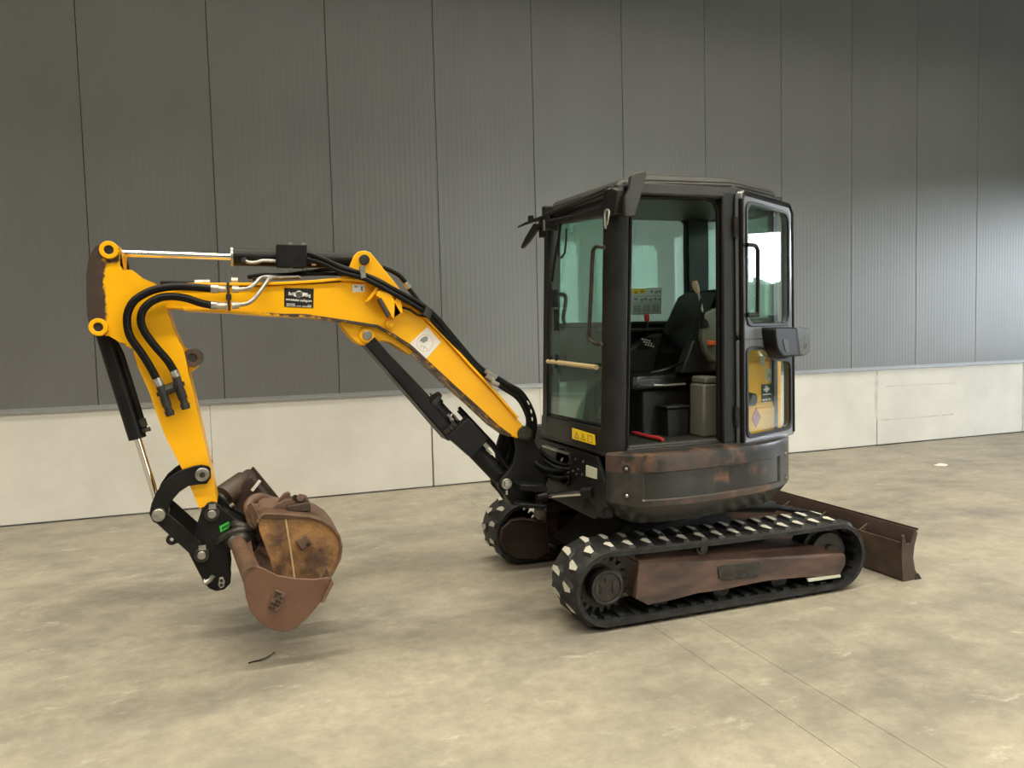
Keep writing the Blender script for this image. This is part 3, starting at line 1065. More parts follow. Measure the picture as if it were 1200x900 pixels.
A1 = [(1.700, -3.772), (1.702, -3.800), (1.722, -3.828), (1.755, -3.842), (1.812, -3.846), (1.812, -3.780), (1.745, -3.758)]
pillar(cabm, A1, LEAN)
A2 = [(1.705, -3.062), (1.790, -3.050), (1.790, -2.955), (1.735, -2.955), (1.705, -2.985)]
pillar(cabm, A2, LEAN)
B1 = [(2.372, -3.858), (2.470, -3.860), (2.490, -3.845), (2.490, -3.79), (2.372, -3.79)]
pillar(cabm, B1, 0.012)
C1_ = [(2.715, -3.01), (2.875, -3.01), (2.875, -2.955), (2.715, -2.955)]
pillar(cabm, C1_)
D1 = [(2.90, -3.60), (2.945, -3.58), (2.985, -3.52), (2.94, -3.50)]
pillar(cabm, D1)
pillar(cabm, [(3.00, -3.02), (3.04, -3.02), (3.04, -2.955), (3.00, -2.955)])
# sills and lower walls
cabm.box(1.815, 2.375, -3.846, -3.80, ZB - 0.012, ZB + 0.012)
cabm.hexa([(1.702, -3.80), (1.745, -3.80), (1.745, -2.96), (1.702, -2.96)], 0.835, 0.975, [(1.712, -3.80), (1.75, -3.80), (1.75, -2.96), (1.712, -2.96)])
cabm.box(1.74, 2.96, -2.995, -2.955, ZB, 0.905)
cabm.box(2.10, 3.02, -2.995, -2.955, 0.905, 1.505)
cabm.box(1.74, 2.12, -2.995, -2.955, 1.17, 1.505)
cabm.box(1.74, 3.02, -3.005, -2.955, 1.490, 1.520)
cabm.box(2.94, 3.00, -3.52, -2.955, ZB, 1.520)
cabm.hexa([(2.47, -3.83), (2.60, -3.77), (2.60, -3.73), (2.47, -3.79)], ZB, 1.34)
# rails under the roof
cabm.box(1.745, 3.02, -3.00, -2.955, 2.150, 2.215)
cabm.box(2.96, 3.02, -3.54, -2.955, 2.120, 2.215)
cabm.hexa([(2.47, -3.850), (2.93, -3.60), (2.93, -3.55), (2.47, -3.80)], 2.12, 2.19)
cabm.prism_x([(-3.025, 2.065), (-3.048, 2.121), (-3.144, 2.117), (-3.410, 2.097), (-3.746, 2.090), (-3.808, 2.116), (-3.869, 2.158), (-3.930, 2.135), (-3.908, 2.017), (-3.734, 2.032), (-3.167, 2.077), (-3.127, 2.051)], 1.735, 1.785)
cabm.hexa([(1.70, -3.80), (1.74, -3.848), (2.46, -3.85), (2.90, -3.62), (2.97, -3.50), (2.97, -2.955), (1.70, -2.955)], 0.835, ZB - 0.002)
cab = part('cab', cabm, 'cab', bevel=0.010)

# the roof: a shallow dusty moulding with a sloping skylight at the front
r0 = [(1.800, -3.815), (1.95, -3.856), (2.42, -3.862), (2.50, -3.838), (2.900, -3.620), (2.985, -3.50), (3.02, -3.00), (2.98, -2.945), (1.800, -2.945)]
r1 = [(1.825, -3.790), (1.97, -3.830), (2.42, -3.835), (2.49, -3.815), (2.880, -3.600), (2.955, -3.48), (2.99, -3.00), (2.96, -2.965), (1.825, -2.965)]
r2 = [(1.93, -3.71), (2.05, -3.735), (2.42, -3.74), (2.47, -3.73), (2.80, -3.54), (2.86, -3.46), (2.88, -3.05), (2.84, -3.04), (1.93, -3.04)]
rm = MB()
rm.hexa(r0, 2.185, 2.207)
rm.hexa(r0, 2.207, 2.235, r1)
rm.hexa([(2.02, -3.85), (2.46, -3.858), (2.94, -3.60), (2.96, -3.50), (2.96, -3.05), (2.02, -3.05)], 2.165, 2.19)
rm.hexa(r1, 2.235, 2.252, r2)
rm.v = [(x, y, z + (y + 3.85) * 0.038 - (0.035 * max(0.0, 1 - (x - 1.80) / 0.17))) for x, y, z in rm.v]
part('roof', rm, 'roof', cab, bevel=0.012, seg=3)
# skylight rails between the header and the roof
for (ya, yb) in ((-3.845, -3.790), (-2.985, -2.945)):
    sk_f = MB()
    sk_f.add([(1.742, ya, 2.06), (1.742, yb, 2.06), (1.80, yb, 2.175 + (ya + 3.85) * 0.05), (1.80, ya, 2.175 + (ya + 3.85) * 0.05), (1.80, ya, 2.05), (1.80, yb, 2.05), (1.86, yb, 2.18), (1.86, ya, 2.18)],
             [(0, 1, 2, 3), (4, 7, 6, 5), (0, 3, 7, 4), (1, 5, 6, 2), (0, 4, 5, 1), (3, 2, 6, 7)])
    part('skylight_rail', sk_f, 'cab', cab, bevel=0.006)
sg = MB().add([(1.752, -3.80, 2.07), (1.752, -2.98, 2.07), (1.805, -2.98, 2.21), (1.805, -3.80, 2.175), (1.758, -3.80, 2.07), (1.758, -2.98, 2.07), (1.811, -2.98, 2.21), (1.811, -3.80, 2.175)],
              [(0, 1, 2, 3), (4, 7, 6, 5), (0, 3, 7, 4), (1, 5, 6, 2), (0, 4, 5, 1), (3, 2, 6, 7)])
part('roof_rail', MB().box(1.83, 2.475, -3.858, -3.80, 2.130, 2.196), 'roof', cab, bevel=0.012)
part('skylight_pane', sg, 'ink', cab)
part('headlining', MB().box(2.02, 2.88, -3.70, -3.0, 2.150, 2.176), 'interior', cab)
sv_ = MB().tube([(1.76, -3.80, 2.158), (1.76, -2.98, 2.158)], 0.016, 10)
part('blind_roll', sv_, 'interior', cab)

# panes
def pane_x(y0, y1, z0, z1, x0, x1, name='windscreen'):
    mb = MB().add([(x0, y0, z0), (x0, y1, z0), (x1, y1, z1), (x1, y0, z1), (x0 + 0.005, y0, z0), (x0 + 0.005, y1, z0), (x1 + 0.005, y1, z1), (x1 + 0.005, y0, z1)],
                  [(0, 1, 2, 3), (4, 7, 6, 5), (0, 3, 7, 4), (1, 5, 6, 2), (0, 4, 5, 1), (3, 2, 6, 7)])
    return part(name, mb, 'glass', cab)


pane_x(-3.762, -3.035, 1.300, 2.095, 1.735, 1.765)
pane_x(-3.762, -3.035, 0.978, 1.285, 1.724, 1.735, 'lower_windscreen')
part('side_window', MB().box(1.79, 2.72, -2.978, -2.973, 1.520, 2.152), 'glass', cab)
part('lower_side_window', MB().box(1.79, 2.10, -2.978, -2.973, 0.905, 1.17), 'tinted', cab)
part('rear_window', MB().box(2.985, 2.990, -3.50, -3.02, 1.520, 2.12), 'glass', cab)
part('quarter_window', MB().box(2.875, 3.00, -2.978, -2.973, 1.520, 2.152), 'glass', cab)
qa, qb = Vector((2.49, -3.815)), Vector((2.90, -3.585))
d_ = (qb - qa).normalized()
n_ = Vector((d_.y, -d_.x)) * 0.005
part('corner_window', MB().hexa([tuple(qa), tuple(qb), tuple(qb + n_), tuple(qa + n_)], 1.34, 2.12), 'glass', cab)
# corner fillets that round the side window
for cx, cz, a0 in ((2.655, 2.09, 0), ):
    o = circle2(cx, cz, 0.06, 8, 0, 90) + [(2.725, 2.16)]
    part('window_corner', MB().prism_y(o, -2.998, -2.985), 'cab', cab)
# rubber seals round the door opening and the windscreen
sl = MB().tube([(1.822, -3.83, ZB + 0.015), (1.866, -3.83, 2.06), (1.880, -3.83, 2.105), (1.92, -3.83, 2.122), (2.30, -3.83, 2.130), (2.35, -3.83, 2.115), (2.372, -3.83, 2.06), (2.366, -3.83, ZB + 0.015)], 0.011, 8)
part('door_seal', sl, 'hose', cab)
ws = MB().tube([(1.728, -3.755, 0.985), (1.768, -3.755, 2.06), (1.768, -3.72, 2.085), (1.768, -3.08, 2.085), (1.766, -3.040, 2.05), (1.728, -3.040, 0.985), (1.728, -3.755, 0.985)], 0.009, 8)
part('windscreen_seal', ws, 'hose', cab)
# tan bar across the screen, grab rail on the pillar, wiper
br = [(1.715, -3.077, 1.296), (1.715, -3.724, 1.281)]
part('tan_bar', MB().cyl(br[0], br[1], 0.013, None, 12), 'brass', cab, smooth=True, label='tan varnished bar across the windscreen')
gr = [(1.705, -3.855, 1.869), (1.690, -3.810, 1.878), (1.688, -3.776, 1.869), (1.688, -3.760, 1.837), (1.688, -3.732, 1.649), (1.688, -3.703, 1.457), (1.690, -3.712, 1.422), (1.695, -3.760, 1.400), (1.705, -3.807, 1.400)]
part('grab_rail', MB().tube(gr, 0.010, 10, 4), 'darksteel', cab, smooth=True)
wp = MB().tube([(1.725, -3.145, 1.756), (1.730, -3.178, 1.875), (1.740, -3.223, 1.999), (1.750, -3.229, 2.075)], 0.008, 8, 3)
wp.tube([(1.735, -3.250, 2.053), (1.730, -3.240, 1.892), (1.730, -3.325, 1.902), (1.740, -3.332, 2.032)], 0.006, 6, 2)
wp.obox([(1.725, -3.177, 1.657)][0], (0.012, 0, 0), (0, 0.02, 0), (0, 0, 0.05))
wp.obox([(1.725, -3.195, 1.535)][0], (0.010, 0, 0), (0, 0.012, 0), (0, 0, 0.06))
part('wiper', wp, 'plastic', cab)
gh = MB().tube([(1.800, -3.066, 1.687), (1.800, -3.153, 1.677), (1.800, -3.162, 1.633), (1.800, -3.121, 1.550), (1.800, -3.144, 1.510)], 0.012, 8, 3)
part('inner_handle', gh, 'plastic', cab)
for k, p in enumerate([(1.710, -3.218, 1.321), (1.710, -3.215, 1.278), (1.712, -3.124, 1.315), (1.712, -3.133, 1.245)]):
    part('bar_clip', MB().obox(p, (0.006, 0, 0), (0, 0.008, 0), (0, 0, 0.018)), 'plastic', cab)
lc = [(-3.139, 1.216), (-3.091, 1.153), (-3.081, 0.992), (-3.119, 0.975)]
part('left_latch', MB().prism_x([(-3.05, 1.04), (-3.035, 1.04), (-3.035, 1.25), (-3.06, 1.23)], 1.712, 1.722), 'plastic', cab)
# latch plate near the mirror on the pillar
lp = MB().tube([(1.705, -3.886, 1.971), (1.710, -3.901, 2.030), (1.710, -3.884, 2.045), (1.706, -3.868, 2.031), (1.700, -3.882, 1.955)], 0.006, 6, 3)
part('pillar_hook', lp, 'steel', cab)
# warning sticker below the screen
st = [(-3.443, 0.943), (-3.718, 0.936), (-3.723, 0.884), (-3.440, 0.884)]
part('warning_sticker', MB().prism_x(st, 1.6975, 1.7015), 'stickyellow', cab, label='yellow warning sticker with triangles')


def st_pt(u, w):
    a, b, c, d = [Vector(p) for p in st]
    p = (a * (1 - u) + b * u) * (1 - w) + (d * (1 - u) + c * u) * w
    return (p.x, p.y)


for u0 in (0.10, 0.39):
    o3 = [st_pt(u0, 0.85), st_pt(u0 + 0.24, 0.85), st_pt(u0 + 0.12, 0.15)]
    i3 = [st_pt(u0 + 0.045, 0.75), st_pt(u0 + 0.195, 0.75), st_pt(u0 + 0.12, 0.33)]
    part('warning_triangle', MB().frame(o3, i3, 0.001, lambda a, b, d: (1.6968 + d, a, b)), 'amberink', cab)
    part('warning_mark', MB().prism_x([st_pt(u0 + 0.105, 0.7), st_pt(u0 + 0.135, 0.7), st_pt(u0 + 0.13, 0.45), st_pt(u0 + 0.11, 0.45)], 1.6968, 1.698), 'amberink', cab)
o4 = [st_pt(0.70, 0.88), st_pt(0.92, 0.88), st_pt(0.92, 0.15), st_pt(0.70, 0.15)]
i4 = [st_pt(0.73, 0.80), st_pt(0.89, 0.80), st_pt(0.89, 0.25), st_pt(0.73, 0.25)]
part('warning_square', MB().frame(o4, i4, 0.001, lambda a, b, d: (1.6968 + d, a, b)), 'amberink', cab)

# control chart stuck on the far window
cy_ = -2.981
ch = [(2.324, 1.726), (2.539, 1.730), (2.537, 1.566), (2.324, 1.562)]
chart = part('control_chart', MB().prism_y(ch, cy_ - 0.001, cy_ + 0.0015), 'chart', cab, label='grey printed chart of the lever controls')
cx0, cx1, cz0, cz1 = ch[0][0], ch[1][0], ch[3][1], ch[0][1]


def chart_box(u0, u1, w0, w1, m, name, lift=0.0022):
    x0, x1 = cx0 + (cx1 - cx0) * u0, cx0 + (cx1 - cx0) * u1
    z0, z1 = cz1 - (cz1 - cz0) * w1, cz1 - (cz1 - cz0) * w0
    return part(name, MB().box(x0, x1, cy_ - lift, cy_ - 0.001, z0, z1), m, cab)


chart_box(0.02, 0.48, 0.02, 0.21, 'stickyellow', 'chart_header')
part('chart_mark', MB().prism_y([(cx0 + .02, cz1 - .033), (cx0 + .045, cz1 - .033), (cx0 + .0325, cz1 - .012)], cy_ - .003, cy_ - .001), 'amberink', cab)
for u0 in (0.30,):
    chart_box(u0, u0 + 0.12, 0.06, 0.17, 'amberink', 'chart_mark', 0.003)
gp = MB()
for (u, w) in ((0.66, 0.12), (0.82, 0.14), (0.93, 0.12), (0.14, 0.40), (0.33, 0.43), (0.45, 0.40), (0.62, 0.43), (0.78, 0.40), (0.93, 0.42)):
    px, pz = cx0 + (cx1 - cx0) * u, cz1 - (cz1 - cz0) * w
    gp.obox((px, cy_ - 0.002, pz), (0.011, 0, 0.004), (0, 0.0006, 0), (-0.002, 0, 0.004))
    gp.obox((px + 0.006, cy_ - 0.002, pz - 0.006), (0.004, 0, 0), (0, 0.0006, 0), (0, 0, 0.006))
for w in (0.30, 0.53, 0.60, 0.96):
    z = cz1 - (cz1 - cz0) * w
    gp.box(cx0 + 0.006, cx1 - 0.006, cy_ - 0.0025, cy_ - 0.0015, z - 0.0012, z + 0.0012)
for u in (0.06, 0.37, 0.68):
    for k in range(6):
        z = cz1 - (cz1 - cz0) * (0.66 + 0.045 * k)
        gp.box(cx0 + (cx1 - cx0) * u, cx0 + (cx1 - cx0) * (u + 0.25), cy_ - 0.0025, cy_ - 0.0015, z - 0.002, z + 0.002)
part('chart_diagrams', gp, 'greyink', cab)

# mirrors
mo = [(1.806, 2.202), (1.824, 2.214), (1.889, 2.228), (1.892, 2.213), (1.869, 2.131), (1.823, 2.006), (1.774, 2.001), (1.766, 2.019), (1.772, 2.096), (1.800, 2.141)]
m1 = MB().prism_y(mo, -3.955, -3.915, [(x * 0.94 + 1.845 * 0.06, z * 0.94 + 2.12 * 0.06) for x, z in mo])
mirror = part('mirror', m1, 'roof', bevel=0.008, label='grey mirror seen from its back, folded above the door')
part('mirror_pane', MB().prism_y([(x * 0.85 + 1.845 * 0.15, z * 0.85 + 2.12 * 0.15) for x, z in mo], -3.914, -3.911), 'mirrorglass', mirror)
part('mirror_arm', MB().tube([(1.790, -3.84, 2.125), (1.795, -3.87, 2.15), (1.83, -3.92, 2.16)], 0.014, 10, 3), 'plastic', mirror)
part('mirror_knuckle', MB().cyl((1.785, -3.875, 2.135), (1.815, -3.875, 2.155), 0.022, None, 14), 'plastic', mirror)
m2 = MB()
mq = [(-3.071, 2.095), (-3.144, 2.085), (-3.129, 2.058), (-2.990, 2.003), (-2.873, 1.974), (-2.852, 1.984), (-2.935, 2.035)]
m2.prism_x(mq, 1.645, 1.665)
mirror2 = part('mirror', m2, 'plastic', bevel=0.004, label='black far-side mirror seen edge-on')
part('mirror_arm', MB().tube([(1.660, -2.787, 2.116), (1.660, -2.913, 2.118), (1.670, -3.041, 2.120), (1.690, -3.124, 2.122)], [0.006, 0.009, 0.012, 0.012], 8), 'plastic', mirror2)
part('mirror_bracket', MB().obox([(1.690, -3.101, 2.072)][0], (0.015, 0, 0), (0, 0.018, 0), (0, 0, 0.06)).obox([(1.670, -2.973, 2.135)][0], (0.01, 0, 0), (0, 0.02, 0), (0, 0, 0.02)), 'plastic', mirror2)
part('mirror_clip', MB().obox([(1.680, -3.152, 2.075)][0], (0.004, 0, 0), (0, 0.008, 0), (0, 0, 0.03)), 'steel', mirror2)

# ---- the door, swung right back along the side
def round_poly(o, r, seg=4):
    out = []
    n = len(o)
    for i in range(n):
        p = Vector(o[i])
        a = (Vector(o[i - 1]) - p)
        b = (Vector(o[(i + 1) % n]) - p)
        rr = min(r, a.length * 0.45, b.length * 0.45)
        s, e = p + a.normalized() * rr, p + b.normalized() * rr
        for k in range(seg + 1):
            t = k / seg
            out.append(tuple(s * (1 - t) ** 2 + p * 2 * t * (1 - t) + e * t * t))
    return out


U1 = 0.585
up_out = round_poly([(0.0, 1.400), (U1, 1.400), (U1, 2.150), (0.0, 2.172)], 0.05, 5)
up_in = round_poly([(0.052, 1.478), (U1 - 0.062, 1.478), (U1 - 0.062, 2.092), (0.052, 2.108)], 0.06, 5)
lo_out = round_poly([(0.0, 0.842), (U1 + 0.008, 0.842), (U1 + 0.008, 1.400), (0.0, 1.400)], 0.02, 5)
lo_out2 = round_poly([(0.0, 0.842), (U1 + 0.008, 0.842), (U1 + 0.008, 1.400), (0.40, 1.400), (0.2, 1.400), (0.0, 1.400)], 0.02, 5)
lo_in2 = round_poly([(0.045, 0.890), (U1 - 0.045, 0.890), (U1 - 0.045, 1.272), (0.33, 1.285), (0.22, 1.350), (0.045, 1.352)], 0.05, 5)
dm_ = MB()
dm_.frame(up_out, up_in, 0.038, dpt)
dm_.frame(lo_out2, lo_in2, 0.038, dpt)
door = part('cab_door', dm_, 'silverpaint', bevel=0.006)
# raised black rims of the two panes
def grow(o, k):
    c = Vector((sum(p[0] for p in o) / len(o), sum(p[1] for p in o) / len(o)))
    return [(p[0] + (k if p[0] > c.x else -k), p[1] + (k if p[1] > c.y else -k)) for p in o]


for (o, nm) in ((up_in, 'upper_rim'), (lo_in2, 'lower_rim')):
    part(nm, MB().frame(grow(o, 0.012), grow(o, -0.008), 0.012, lambda u, z, d: dpt(u, z, 0.034 + d)), 'cab', door, bevel=0.004)
edge = MB().tube([dpt(0.012, 0.85, 0.03), dpt(0.012, 2.12, 0.03), dpt(0.035, 2.155, 0.03), dpt(U1 - 0.05, 2.140, 0.03), dpt(U1 - 0.012, 2.10, 0.03), dpt(U1 - 0.004, 1.40, 0.03), dpt(U1, 0.86, 0.03)], 0.016, 8)
part('door_edge_seal', edge, 'hose', door)
part('upper_pane', MB().slab(grow(up_in, 0.004), 0.005, lambda u, z, d: dpt(u, z, 0.016 + d)), 'doorglass', door)
part('lower_pane', MB().slab(grow(lo_in2, 0.004), 0.005, lambda u, z, d: dpt(u, z, 0.016 + d)), 'doorglass', door)
hb_ = round_poly([(0.205, 1.462), (0.60, 1.455), (0.60, 1.295), (0.30, 1.300), (0.235, 1.345)], 0.03, 4)
lb = part('latch_housing', MB().slab(hb_, 0.085, lambda u, z, d: dpt(u, z, 0.03 + d)), 'plastic', door, bevel=0.014, seg=3)
part('latch_grip', MB().slab(round_poly([(0.29, 1.395), (0.35, 1.395), (0.375, 1.325), (0.325, 1.325)], 0.015), 0.008, lambda u, z, d: dpt(u, z, 0.110 + d)), 'midplastic', lb)
part('latch_cap', MB().slab(round_poly([(0.455, 1.460), (0.625, 1.452), (0.625, 1.298), (0.49, 1.300)], 0.03, 4), 0.095, lambda u, z, d: dpt(u, z, 0.026 + d)), 'silverpaint', lb, bevel=0.012)
lring = [dpt(0.553 + 0.013 * math.cos(k * PI / 8), 1.352 + 0.016 * math.sin(k * PI / 8), 0.1215) for k in range(17)]
part('latch_mark', MB().tube(lring, 0.002, 6).slab([(0.540, 1.385), (0.568, 1.384), (0.568, 1.408), (0.540, 1.409)], 0.001, lambda u, z, d: dpt(u, z, 0.121 + d)), 'midplastic', lb)
gl_ = [dpt(0.03, 1.888, 0.05), dpt(0.095, 1.888, 0.06), dpt(0.125, 1.870, 0.06), dpt(0.130, 1.83, 0.06), dpt(0.125, 1.56, 0.06), dpt(0.115, 1.53, 0.06), dpt(0.03, 1.53, 0.05)]
part('door_grab_rail', MB().tube(gl_, 0.011, 10, 3), 'plastic', door, smooth=True)
for z in (1.0, 1.98):
    part('hinge', MB().cyl((2.452, -3.872, z - 0.05), (2.452, -3.872, z + 0.05), 0.013, None, 12), 'darksteel', door)
# engine cover details seen through the lower pane: filler cap, sign, dealer sticker, labels
def cov(u, z, depth):
    return dpt(u, z, depth)


cp0, cp1 = Vector(dpt(0.275, 1.065, -0.078)), Vector(dpt(0.275, 1.065, -0.040))
part('filler_cap', MB().cyl(cp0, cp1, 0.040, 0.034, 20), 'plastic', engine, smooth=True, label='black filler cap')
part('fuel_diamond', MB().slab([(0.235, 0.905), (0.285, 0.960), (0.235, 1.020), (0.185, 0.960)], 0.002, lambda u, z, d: dpt(u + 0.075, z, -0.049 + d)), 'mauve', engine, label='faded mauve diamond sign')
part('dealer_sticker', MB().slab([(0.335, 1.035), (0.455, 1.03), (0.455, 1.135), (0.335, 1.14)], 0.002, lambda u, z, d: dpt(u + 0.075, z, -0.070 + d)), 'ink', engine, label='small black dealer sticker')
stk = MB().slab([(0.355, 1.108), (0.38, 1.118), (0.395, 1.128), (0.41, 1.118), (0.435, 1.108), (0.41, 1.098), (0.395, 1.088), (0.38, 1.098)], 0.001, lambda u, z, d: dpt(u + 0.075, z, -0.068 + d))
stk.slab([(0.345, 1.076), (0.445, 1.074), (0.445, 1.081), (0.345, 1.083)], 0.001, lambda u, z, d: dpt(u + 0.075, z, -0.068 + d))
for k in range(3):
    stk.slab([(0.345 + 0.036 * k, 1.043), (0.370 + 0.036 * k, 1.042), (0.370 + 0.036 * k, 1.054), (0.345 + 0.036 * k, 1.055)], 0.001, lambda u, z, d: dpt(u + 0.075, z, -0.068 + d))
part('sticker_print', stk, 'white', engine)
part('pale_label', MB().slab([(0.395, 1.155), (0.452, 1.152), (0.452, 1.222), (0.395, 1.225)], 0.002, lambda u, z, d: dpt(u + 0.075, z, -0.070 + d)), 'lens', engine, label='pale label')
part('pale_label', MB().slab([(0.325, 1.245), (0.375, 1.243), (0.375, 1.30), (0.325, 1.30)], 0.002, lambda u, z, d: dpt(u + 0.075, z, -0.072 + d)), 'lens', engine)
part('label_print', MB().slab([(0.41, 1.175), (0.44, 1.174), (0.44, 1.195), (0.41, 1.197)], 0.001, lambda u, z, d: dpt(u + 0.075, z, -0.068 + d)), 'greyink', engine)
# ---- inside the cab
mat_ = MB()
mat_.box(1.83, 2.55, -3.80, -3.02, 0.862, 0.872)
for k in range(26):
    x = 1.835 + k * 0.0275
    mat_.box(x, x + 0.012, -3.79, -3.03, 0.870, 0.878)
fm = part('floor_mat', mat_, 'midplastic')
sill = part('door_sill', MB().box(1.83, 2.37, -3.835, -3.79, 0.870, 0.882), 'midplastic', bevel=0.004)
seat = part('seat', MB().hexa([(2.00, -3.56), (2.46, -3.56), (2.46, -3.10), (2.00, -3.10)], 1.13, 1.225, [(2.04, -3.54), (2.46, -3.54), (2.46, -3.12), (2.04, -3.12)]), 'leather', bevel=0.035, seg=4)
sbk = MB().prism_y([(2.38, 1.20), (2.58, 1.20), (2.70, 1.56), (2.69, 1.66), (2.64, 1.70), (2.57, 1.66), (2.46, 1.46)], -3.56, -3.10)
part('backrest', sbk, 'leather', seat, bevel=0.035, seg=4)
part('backrest_shell', MB().prism_y([(2.427, 1.544), (2.510, 1.580), (2.525, 1.414), (2.512, 1.272), (2.473, 1.278), (2.430, 1.337), (2.414, 1.417)], -3.62, -3.57), 'greyplastic', seat, bevel=0.012, label='grey side shell of the seat back')
part('belt_release', MB().obox([(2.465, -3.630, 1.383)][0], (0.022, 0, 0), (0, 0.012, 0), (0, 0, 0.012)), 'orange', seat, bevel=0.004, label='orange-red seat belt release')
part('seat_belt', MB().tube([(2.396, -3.640, 1.626), (2.367, -3.640, 1.511), (2.360, -3.640, 1.404), (2.376, -3.640, 1.325), (2.408, -3.640, 1.263)], 0.009, 6, 4), 'plastic', seat)
part('cushion_trim', MB().tube([(2.113, -3.570, 1.235), (2.182, -3.570, 1.242), (2.262, -3.570, 1.262), (2.345, -3.560, 1.287)], [0.003, 0.009, 0.008, 0.003], 6, 3), 'leather', seat)
part('seat_rail', MB().tube([(2.138, -3.560, 1.163), (2.213, -3.560, 1.158), (2.338, -3.560, 1.159)], 0.006, 6), 'steel', seat)
part('seat_base', MB().box(2.10, 2.46, -3.50, -3.16, 0.872, 1.13), 'interior', seat, bevel=0.01)
part('under_seat_box', MB().box(2.20, 2.33, -3.60, -3.48, 0.872, 1.03).box(2.19, 2.34, -3.61, -3.47, 1.03, 1.045), 'interior', seat, bevel=0.006)
pa_ = MB().hexa([(2.345, -3.72), (2.44, -3.72), (2.44, -3.58), (2.345, -3.58)], 0.875, 1.165, [(2.352, -3.72), (2.44, -3.72), (2.44, -3.58), (2.352, -3.58)])
pa_.hexa([(2.362, -3.72), (2.44, -3.72), (2.44, -3.58), (2.362, -3.58)], 1.165, 1.205)
part('side_box', pa_, 'greyplastic', bevel=0.012, label='pale grey box beside the seat')
# right-hand console with switches and levers
co = MB().prism_y([(1.95, 0.88), (2.62, 0.88), (2.62, 1.46), (2.40, 1.44), (2.22, 1.34), (2.02, 1.28)], -3.10, -3.00)
con = part('console', co, 'midplastic', bevel=0.015)
for i in range(4):
    for j in range(3):
        a = Vector([(2.327, -3.105, 1.410)][0]) + Vector((0.017 * i + 0.012 * j, 0, -0.004 * i - 0.017 * j))
        part('switch', MB().obox(a, (0.0045, 0, 0), (0, 0.004, 0), (0, 0, 0.0045)), 'white', con)
part('switch_plate', MB().obox(Vector([(2.355, -3.102, 1.386)][0]), (0.045, 0, 0), (0, 0.003, 0), (0.02, 0, 0.034)), 'ink', con)
part('console_top', MB().box(2.06, 2.60, -3.10, -3.0, 1.455, 1.475), 'interior', con, bevel=0.005)
lv = part('right_lever', MB().cyl((2.375, -3.08, 1.44), (2.376, -3.08, 1.53), 0.009, None, 8), 'plastic', con)
part('red_knob', MB().tube([(2.376, -3.08, 1.515), (2.376, -3.08, 1.53), (2.376, -3.08, 1.55), (2.376, -3.08, 1.565)], [0.011, 0.017, 0.018, 0.010], 12), 'red', con, smooth=True, label='dark red lever knob')
jl = MB().tube([(2.401, -3.600, 1.661), (2.411, -3.600, 1.628), (2.422, -3.600, 1.591), (2.432, -3.600, 1.525)], 0.006, 8)
lever = part('left_lever', jl, 'steel', seat)
kn = [(2.380, -3.600, 1.726), (2.382, -3.600, 1.708), (2.390, -3.600, 1.684), (2.401, -3.600, 1.661)]
part('tan_knob', MB().tube(kn, [0.012, 0.018, 0.017, 0.010], 12), 'knob', seat, smooth=True, label='tan lever knob')
part('lever_gaiter', MB().cyl([(2.432, -3.600, 1.553)][0], [(2.442, -3.600, 1.468)][0], 0.012, 0.03, 12), 'plastic', seat)
# joystick console seen through the windscreen, with a pale pedal pad
jc = MB().prism_y([(1.93, 1.22), (2.12, 1.22), (2.12, 1.34), (2.02, 1.37), (1.95, 1.42)], -3.35, -3.12)
part('joystick_console', jc, 'midplastic', bevel=0.02)
part('right_joystick', MB().tube([(1.96, -3.14, 1.36), (1.955, -3.14, 1.42), (1.95, -3.14, 1.46)], [0.012, 0.016, 0.02], 10), 'plastic', smooth=True)
part('foot_pedal', MB().obox((1.95, -3.4, 0.93), (0.07, 0, 0.03), (0, 0.045, 0), (-0.01, 0, 0.02)), 'interior')
part('travel_lever', MB().tube([(1.92, -3.32, 0.88), (1.90, -3.32, 1.10), (1.94, -3.32, 1.24)], 0.012, 8, 3), 'plastic')
part('travel_lever', MB().tube([(1.92, -3.44, 0.88), (1.90, -3.44, 1.10), (1.94, -3.44, 1.24)], 0.012, 8, 3), 'plastic')
part('rear_shelf', MB().box(2.62, 2.92, -3.52, -3.00, 0.872, 1.50), 'interior', bevel=0.01)
part('left_console', MB().prism_y([(2.30, 1.22), (2.66, 1.22), (2.66, 1.42), (2.38, 1.40)], -3.58, -3.50), 'interior', seat, bevel=0.01)

# the red-handled bar lying on the mat is a thing of its own
tp = [(2.075, -3.425, 0.892), (2.072, -3.509, 0.892), (2.063, -3.627, 0.892), (2.072, -3.711, 0.892), (2.061, -3.780, 0.892)]
tl = obj('pry_bar', MB().tube(tp, [0.007, 0.011, 0.011, 0.012, 0.009], 8, 2), 'redtool', smooth=True)
tl['label'] = 'red-painted bar lying on the ribbed mat inside the cab'
tl['category'] = 'tool'

# ---- kingpost and swing cylinder
YC = -3.21
kp_o = [(1.424, 0.890), (1.445, 0.936), (1.481, 0.950), (1.516, 0.939), (1.536, 0.911), (1.530, 0.878), (1.554, 0.828), (1.583, 0.783), (1.602, 0.719), (1.604, 0.578), (1.597, 0.497), (1.561, 0.493), (1.454, 0.506), (1.393, 0.517), (1.360, 0.568), (1.322, 0.614), (1.318, 0.648), (1.338, 0.674), (1.379, 0.709), (1.415, 0.763), (1.432, 0.818)]
kp = part('kingpost', MB().prism_y(kp_o, -3.29, -3.255).prism_y(kp_o, -3.165, -3.13).prism_y([kp_o[i] for i in (8, 9, 10, 11, 12, 13, 17, 18)], -3.26, -3.16), 'black', bevel=0.008)
c = [(1.473, -3.300, 0.912)][0]
part('boom_foot_pin', MB().disc_y(c[0], c[2], -3.315, -3.10, 0.040).disc_y(c[0], c[2], -3.325, -3.31, 0.026), 'darksteel', kp, bevel=0.003)
c = [(1.361, -3.300, 0.641)][0]
